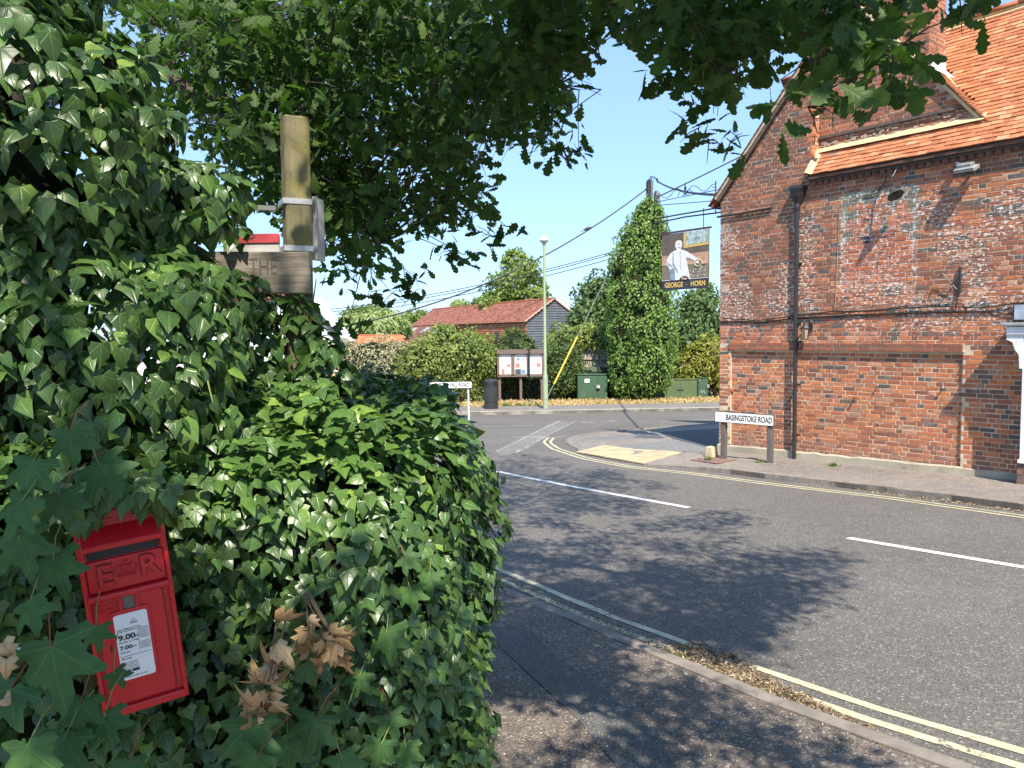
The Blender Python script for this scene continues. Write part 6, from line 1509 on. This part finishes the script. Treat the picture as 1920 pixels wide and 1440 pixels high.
# drooping tips along the lower outline
for px, py, Y in ((655, 600, 4.6), (690, 560, 4.6), (735, 550, 4.4), (775, 550, 4.4), (780, 520, 4.4), (845, 470, 4.2), (870, 478, 4.2), (925, 445, 4.), (950, 425, 4.), (905, 395, 4.), (900, 300, 4.2), (1085, 285, 3.8), (1050, 290, 3.9), (1330, 262, 3.), (1370, 268, 3.), (1310, 240, 3.), (1300, 195, 3.), (1250, 140, 3.), (1515, 200, 1.9), (1535, 180, 1.9), (1600, 160, 1.9), (1690, 85, 1.85), (1675, 115, 1.85), (1640, 90, 1.9), (1560, 100, 2.), (1800, 0, 2.6), (1835, 12, 2.6), (1750, -10, 2.6)):
    clus.append((at(px, py, Y), .09, 9))
nvis = len(clus)
# the rest of the crown, above and behind the camera, following the shade seen on road and pavement
SP = [(700, 800), (930, 862), (1060, 862), (1240, 915), (1150, 925), (1300, 955), (1430, 962), (1350, 990), (1440, 1030), (1560, 1022), (1570, 1045), (1530, 1060), (1600, 1085), (1530, 1110), (1560, 1140), (1450, 1140), (1460, 1190), (1390, 1225), (1300, 1215), (1100, 1180), (1100, 1440), (1100, 1600), (900, 1600), (700, 1440)]
def shade(n, rng_px, hlo, hhi, poly, rad=.3, cnt=26, gap=0.):
    k = 0; t_ = 0
    while k < n and t_ < n*60:
        t_ += 1; px, py = random.uniform(*rng_px[:2]), random.uniform(*rng_px[2:])
        if poly and not inpoly(px, py, poly): continue
        g = ground(px, py); h = random.uniform(hlo, hhi)
        if gap and math.sin(g[0]*4.3+1)*math.sin(g[1]*3.7) > gap: continue
        c = g+SUN_D*(h/SUN_D[2]); x, y, z = proj(c)
        if z > .2 and -250 < x < 2150 and -45 < y < 1500: continue
        if np.linalg.norm(c) < 1.2: continue
        clus.append((c, rad, cnt)); k += 1
shade(520, (640, 1640, 850, 1300), 3.2, 6.8, SP, .27, 38)
shade(130, (900, 1300, 845, 960), 6.3, 9., [(900, 850), (960, 846), (1060, 862), (1160, 880), (1245, 915), (1150, 925), (1260, 950), (1300, 960), (900, 960)], .3, 40)
shade(78, (860, 1720, 1150, 1440), 3.0, 4.6, [(860, 1180), (1040, 1150), (1160, 1200), (1400, 1300), (1535, 1360), (1700, 1440), (860, 1440)], .17, 20, gap=.12)
# crown over and behind the camera, shading the hedge
k = 0
while k < 330:
    tgt = np.array([random.uniform(-2.4, -.1), random.uniform(1.6, 3.), random.uniform(-2, 1.2)])
    if k % 5 == 0: tgt = BXc+np.array([random.gauss(0, .15), 0, random.uniform(-.35, .3)])
    lit = (tgt[2] > -.62 and tgt[2] < .25 and random.random() < .85) or (tgt[2] > .25 and random.random() < .5)
    if lit: k += 1; continue
    c = tgt+SUN_D*random.uniform(3., 5.)/SUN_D[2]*.8; clus.append((c, .25, 26)); k += 1
LIT = [at(*q) for q in ((620, 800, 2.4), (560, 770, 2.35), (700, 730, 2.7), (800, 760, 2.8), (520, 850, 2.2), (660, 950, 2.2), (300, 690, 2.0), (130, 600, 1.8), (60, 560, 1.8), (390, 500, 2.1), (420, 420, 2.2), (840, 850, 2.5), (720, 880, 2.3), (540, 300, 2.9), (280, 640, 2.0), (470, 800, 2.2), (600, 860, 2.2), (760, 830, 2.5), (180, 420, 1.9), (630, 740, 2.7))]
def blocks(c, rad):
    for q in LIT:
        d_ = c-q; t_ = d_@SUN_D
        if t_ > 0 and np.linalg.norm(d_-SUN_D*t_) < rad: return True
    return False
clus = clus[:nvis]+[c for c in clus[nvis:] if not blocks(c[0], .30)]
Ps, Ns, Sz, Out, tw = [], [], [], [], MB()
limb = [np.array(p) for p in ((-3.7, 5.6, gz(5.6)), (-3.7, 5.6, -.6), (-3.6, 5.5, 1.2), (-3.0, 5.2, 2.3), (-2.2, 4.8, 2.5), (-1.4, 4.5, 2.7), (-.4, 4.0, 3.0), (.7, 3.4, 3.0), (1.6, 2.7, 2.9), (2.6, 2.1, 3.2), (3.6, 1.8, 3.6))]
limb2 = [np.array(p) for p in ((-3.5, 5.4, 1.5), (-2.4, 5.3, 1.9), (-1.0, 5.3, 2.1), (-.2, 5.1, 1.9), (.3, 4.8, 1.5))]
limb3 = [np.array(p) for p in ((-2.4, 5.3, 1.9), (-2.0, 4.9, 1.5), (-1.5, 4.7, 1.2), (-1.1, 4.5, .8), (-.75, 4.4, .5))]
limb4 = [np.array(p) for p in ((-2.2, 4.8, 2.5), (-2.2, 3.5, 2.9), (-1.8, 2., 3.2), (-1.2, .3, 3.4), (-.4, -1.5, 3.7), (.3, -3, 4))]
limb5 = [np.array(p) for p in ((-1.4, 4.5, 2.7), (-.6, 5.6, 3.6), (.4, 6.4, 4.2))]
def fine(L, n=5):
    out = []
    for a, b in zip(L, L[1:]): out += [a+(b-a)*i/n+np.array([random.uniform(-.03, .03) for _ in range(3)]) for i in range(n)]
    return out+[L[-1]]
limbs = [fine(l) for l in (limb, limb2, limb3, limb4, limb5)]
for l, r0, nm in zip(limbs, (.26, .08, .06, .1, .07), ('trunk', 'branch', 'branch', 'branch', 'branch')):
    n = len(l); MB().tube(l, [max(.012, r0*(1-i/n)**1.1) for i in range(n)], 10 if r0 > .2 else 7).build(nm, M['bark'], ok, smooth=True)
nodes = np.array([p for l in limbs for p in l[4:]])
for (c, r_, cnt) in clus:
    d = np.linalg.norm(nodes-c, axis=1); a = nodes[np.argmin(d+.3*(nodes[:, 2] < c[2]-.5))]
    if np.linalg.norm(a-c) < 1.5:
        m_ = (a+c)/2+np.array([random.gauss(0, .1), random.gauss(0, .1), .12+random.gauss(0, .06)]); m2 = (m_+c)/2+np.array([random.gauss(0, .05), random.gauss(0, .05), random.gauss(0, .04)])
        L_ = np.linalg.norm(a-c); tw.tube([a, (a+m_)/2, m_, m2, c], [.003+.003*L_, .003+.002*L_, .0035, .003, .0015], 5)
    for q in range(3):
        e_ = c+np.array([random.gauss(0, r_*.6), random.gauss(0, r_*.6), random.gauss(-.02, r_*.5)]); tw.tube([c, (c+e_)/2+np.array([0, 0, .01]), e_], [.0025, .002, .001], 4)
    v = rng.normal(size=(cnt, 3)); v = unit(v)*(rng.random(cnt)**.5)[:, None]*r_*np.array([1.15, 1.15, .8])
    Ps.append(c+v); Ns.append(unit(v+np.array([0, 0, .5]))); Sz.append(rng.uniform(.06, .105, cnt))
tw.build('twigs', M['bark'], ok, kind='stuff')
P = np.concatenate(Ps); nr = np.concatenate(Ns); sz = np.concatenate(Sz); n = len(P)
nrm = unit(np.array([0, -.15, .35])+nr*.4+rng.normal(0, .8, (n, 3))); tip = unit(nr)*np.array([1, 1, .4])+np.array([0, 0, -.7])+rng.normal(0, .5, (n, 3))
A = frames(P, nrm, tip, sz); z = P@cf; px = CX+F*(P@cr)/np.maximum(z, .05); py = CY-F*(P@cu)/np.maximum(z, .05)
sc = np.where((z > .5) & (px > 10) & (px < 1910) & (py > 0) & (py < 640), sz/np.maximum(z, .05), 0)
plant_leaves(ok, [OAK], P, A, np.clip(rng.normal(.4, .22, n), 0, 1), M['oak'], 300, sc)

# ------------------------------------------------------------------ litter along the kerb
def near_region(px0, px1, py0, py1, poly=None):
    def g():
        while True:
            px, py = random.uniform(px0, px1), random.uniform(py0, py1)
            if poly and not inpoly(px, py, poly): continue
            q = ground(px, py); return q[0], q[1]
    return g
def litter(name, n, reg, size, mat, dz, label, tpl=SMALL, flat_=.25):
    P = np.array([reg() for _ in range(n)]); P = np.array([(x, y, gz(y)+dz+random.uniform(0, .006)) for x, y in P])
    nrm = np.array([0, 0, 1.])+rng.normal(0, flat_, (n, 3)); tip = rng.normal(0, 1, (n, 3))*np.array([1, 1, .1])
    A = frames(P, nrm, tip, size*rng.uniform(.4, 1.5, n)); me = leaf_mesh(name, [tpl], P, A, rng.random(n)**1.3, mat, np.zeros(n, int))
    return meta(put(name, me, None, kind='stuff'), label, 'litter')
GP = [(1240, 1215), (1300, 1205), (1400, 1240), (1420, 1262), (1500, 1310), (1640, 1370), (1680, 1400), (1500, 1335), (1400, 1290), (1300, 1250)]
litter('leaf_litter', 4200, near_region(1240, 1690, 1200, 1410, GP), .027, M['debris'], .006, 'twigs and dead leaves gathered in the near gutter', NEEDLE, .5)
litter('leaf_litter', 1500, near_region(905, 1300, 1060, 1245, [(905, 1075), (1000, 1110), (1240, 1205), (1290, 1240), (1262, 1236), (1040, 1142), (905, 1090)]), .014, M['debris'], .006, 'fine grit and bits in the shaded gutter', SMALL, .5)
litter('leaf_litter', 4200, near_region(870, 1900, 1100, 1440, [tuple(p) for p in ((880, 1095), (916, 1105), (1160, 1215), (1400, 1310), (1535, 1370), (1770, 1450), (1700, 1500), (870, 1500))]), .009, M['debris'], .05, 'scattered pale bits of leaf on the near pavement', SMALL, .35)
litter('leaf_litter', 1600, near_region(1500, 1920, 885, 960, [(1560, 903), (1688, 921), (1920, 952), (1920, 962), (1688, 931), (1560, 912)]), .03, M['debris'], .006, 'dry leaves in the gutter along the pub kerb', SMALL, .4)
litter('leaf_litter', 900, near_region(1350, 1900, 862, 930, [(1350, 862), (1490, 874), (1853, 912), (1900, 922), (1900, 926), (1700, 905), (1350, 872)]), .02, M['debris'], .093, 'sandy bits along the foot of the pub wall', SMALL, .3)
litter('dry_straw', 1000, near_region(1370, 1600, 1250, 1370, [(1385, 1262), (1440, 1272), (1520, 1310), (1590, 1352), (1575, 1362), (1480, 1330), (1400, 1294)]),   .028, M['debris'], .012, 'tan straw-like litter heaped against the near kerb', NEEDLE, .8)
for i in range(7):
    q = ground(random.uniform(1260, 1420), random.uniform(1225, 1262)); a = random.uniform(0, 3.1); l = random.uniform(.03, .07)
    d_ = np.array([math.cos(a)*l, math.sin(a)*l, 0]); tw_ = MB(); tw_.tube([q-d_+Zv*.006, q+Zv*.016+d_*.1+np.array([.004, .006, 0]), q+d_+Zv*.008], [.004, .0035, .002], 5)
    tw_.tube([q+Zv*.014, q+np.array([d_[1], -d_[0], 0])*.5+Zv*.02], [.003, .0015], 4)
    meta(tw_.build('fallen_twig', M['twig']), 'small broken twig among the litter in the near gutter', 'twig', 'fallen twigs in the near gutter')
def moss_region():
    q = ground(random.gauss(1262, 13), random.gauss(1236, 4)); return q[0], q[1]
ms = tufts('weeds', None, 700, moss_region, .022, M['grass'], dz=.002); meta(ms, 'small green weed growing in the near gutter', 'weed')
for px, py, n_, lab in ((1425, 867, 60, 'tiny weed at the foot of the wall by the right sign post'), (1562, 874, 90, 'small green weed growing at the foot of the pub wall'), (1328, 862, 90, 'grassy weed at the foot of the guard stone')):
    def rg_(px=px, py=py):
        q = ground(random.gauss(px, 5), random.gauss(py, .8), .09); return q[0], q[1]
    t_ = tufts('weed', None, n_, rg_, .06, M['grass'], dz=.09); meta(t_, lab, 'weed')
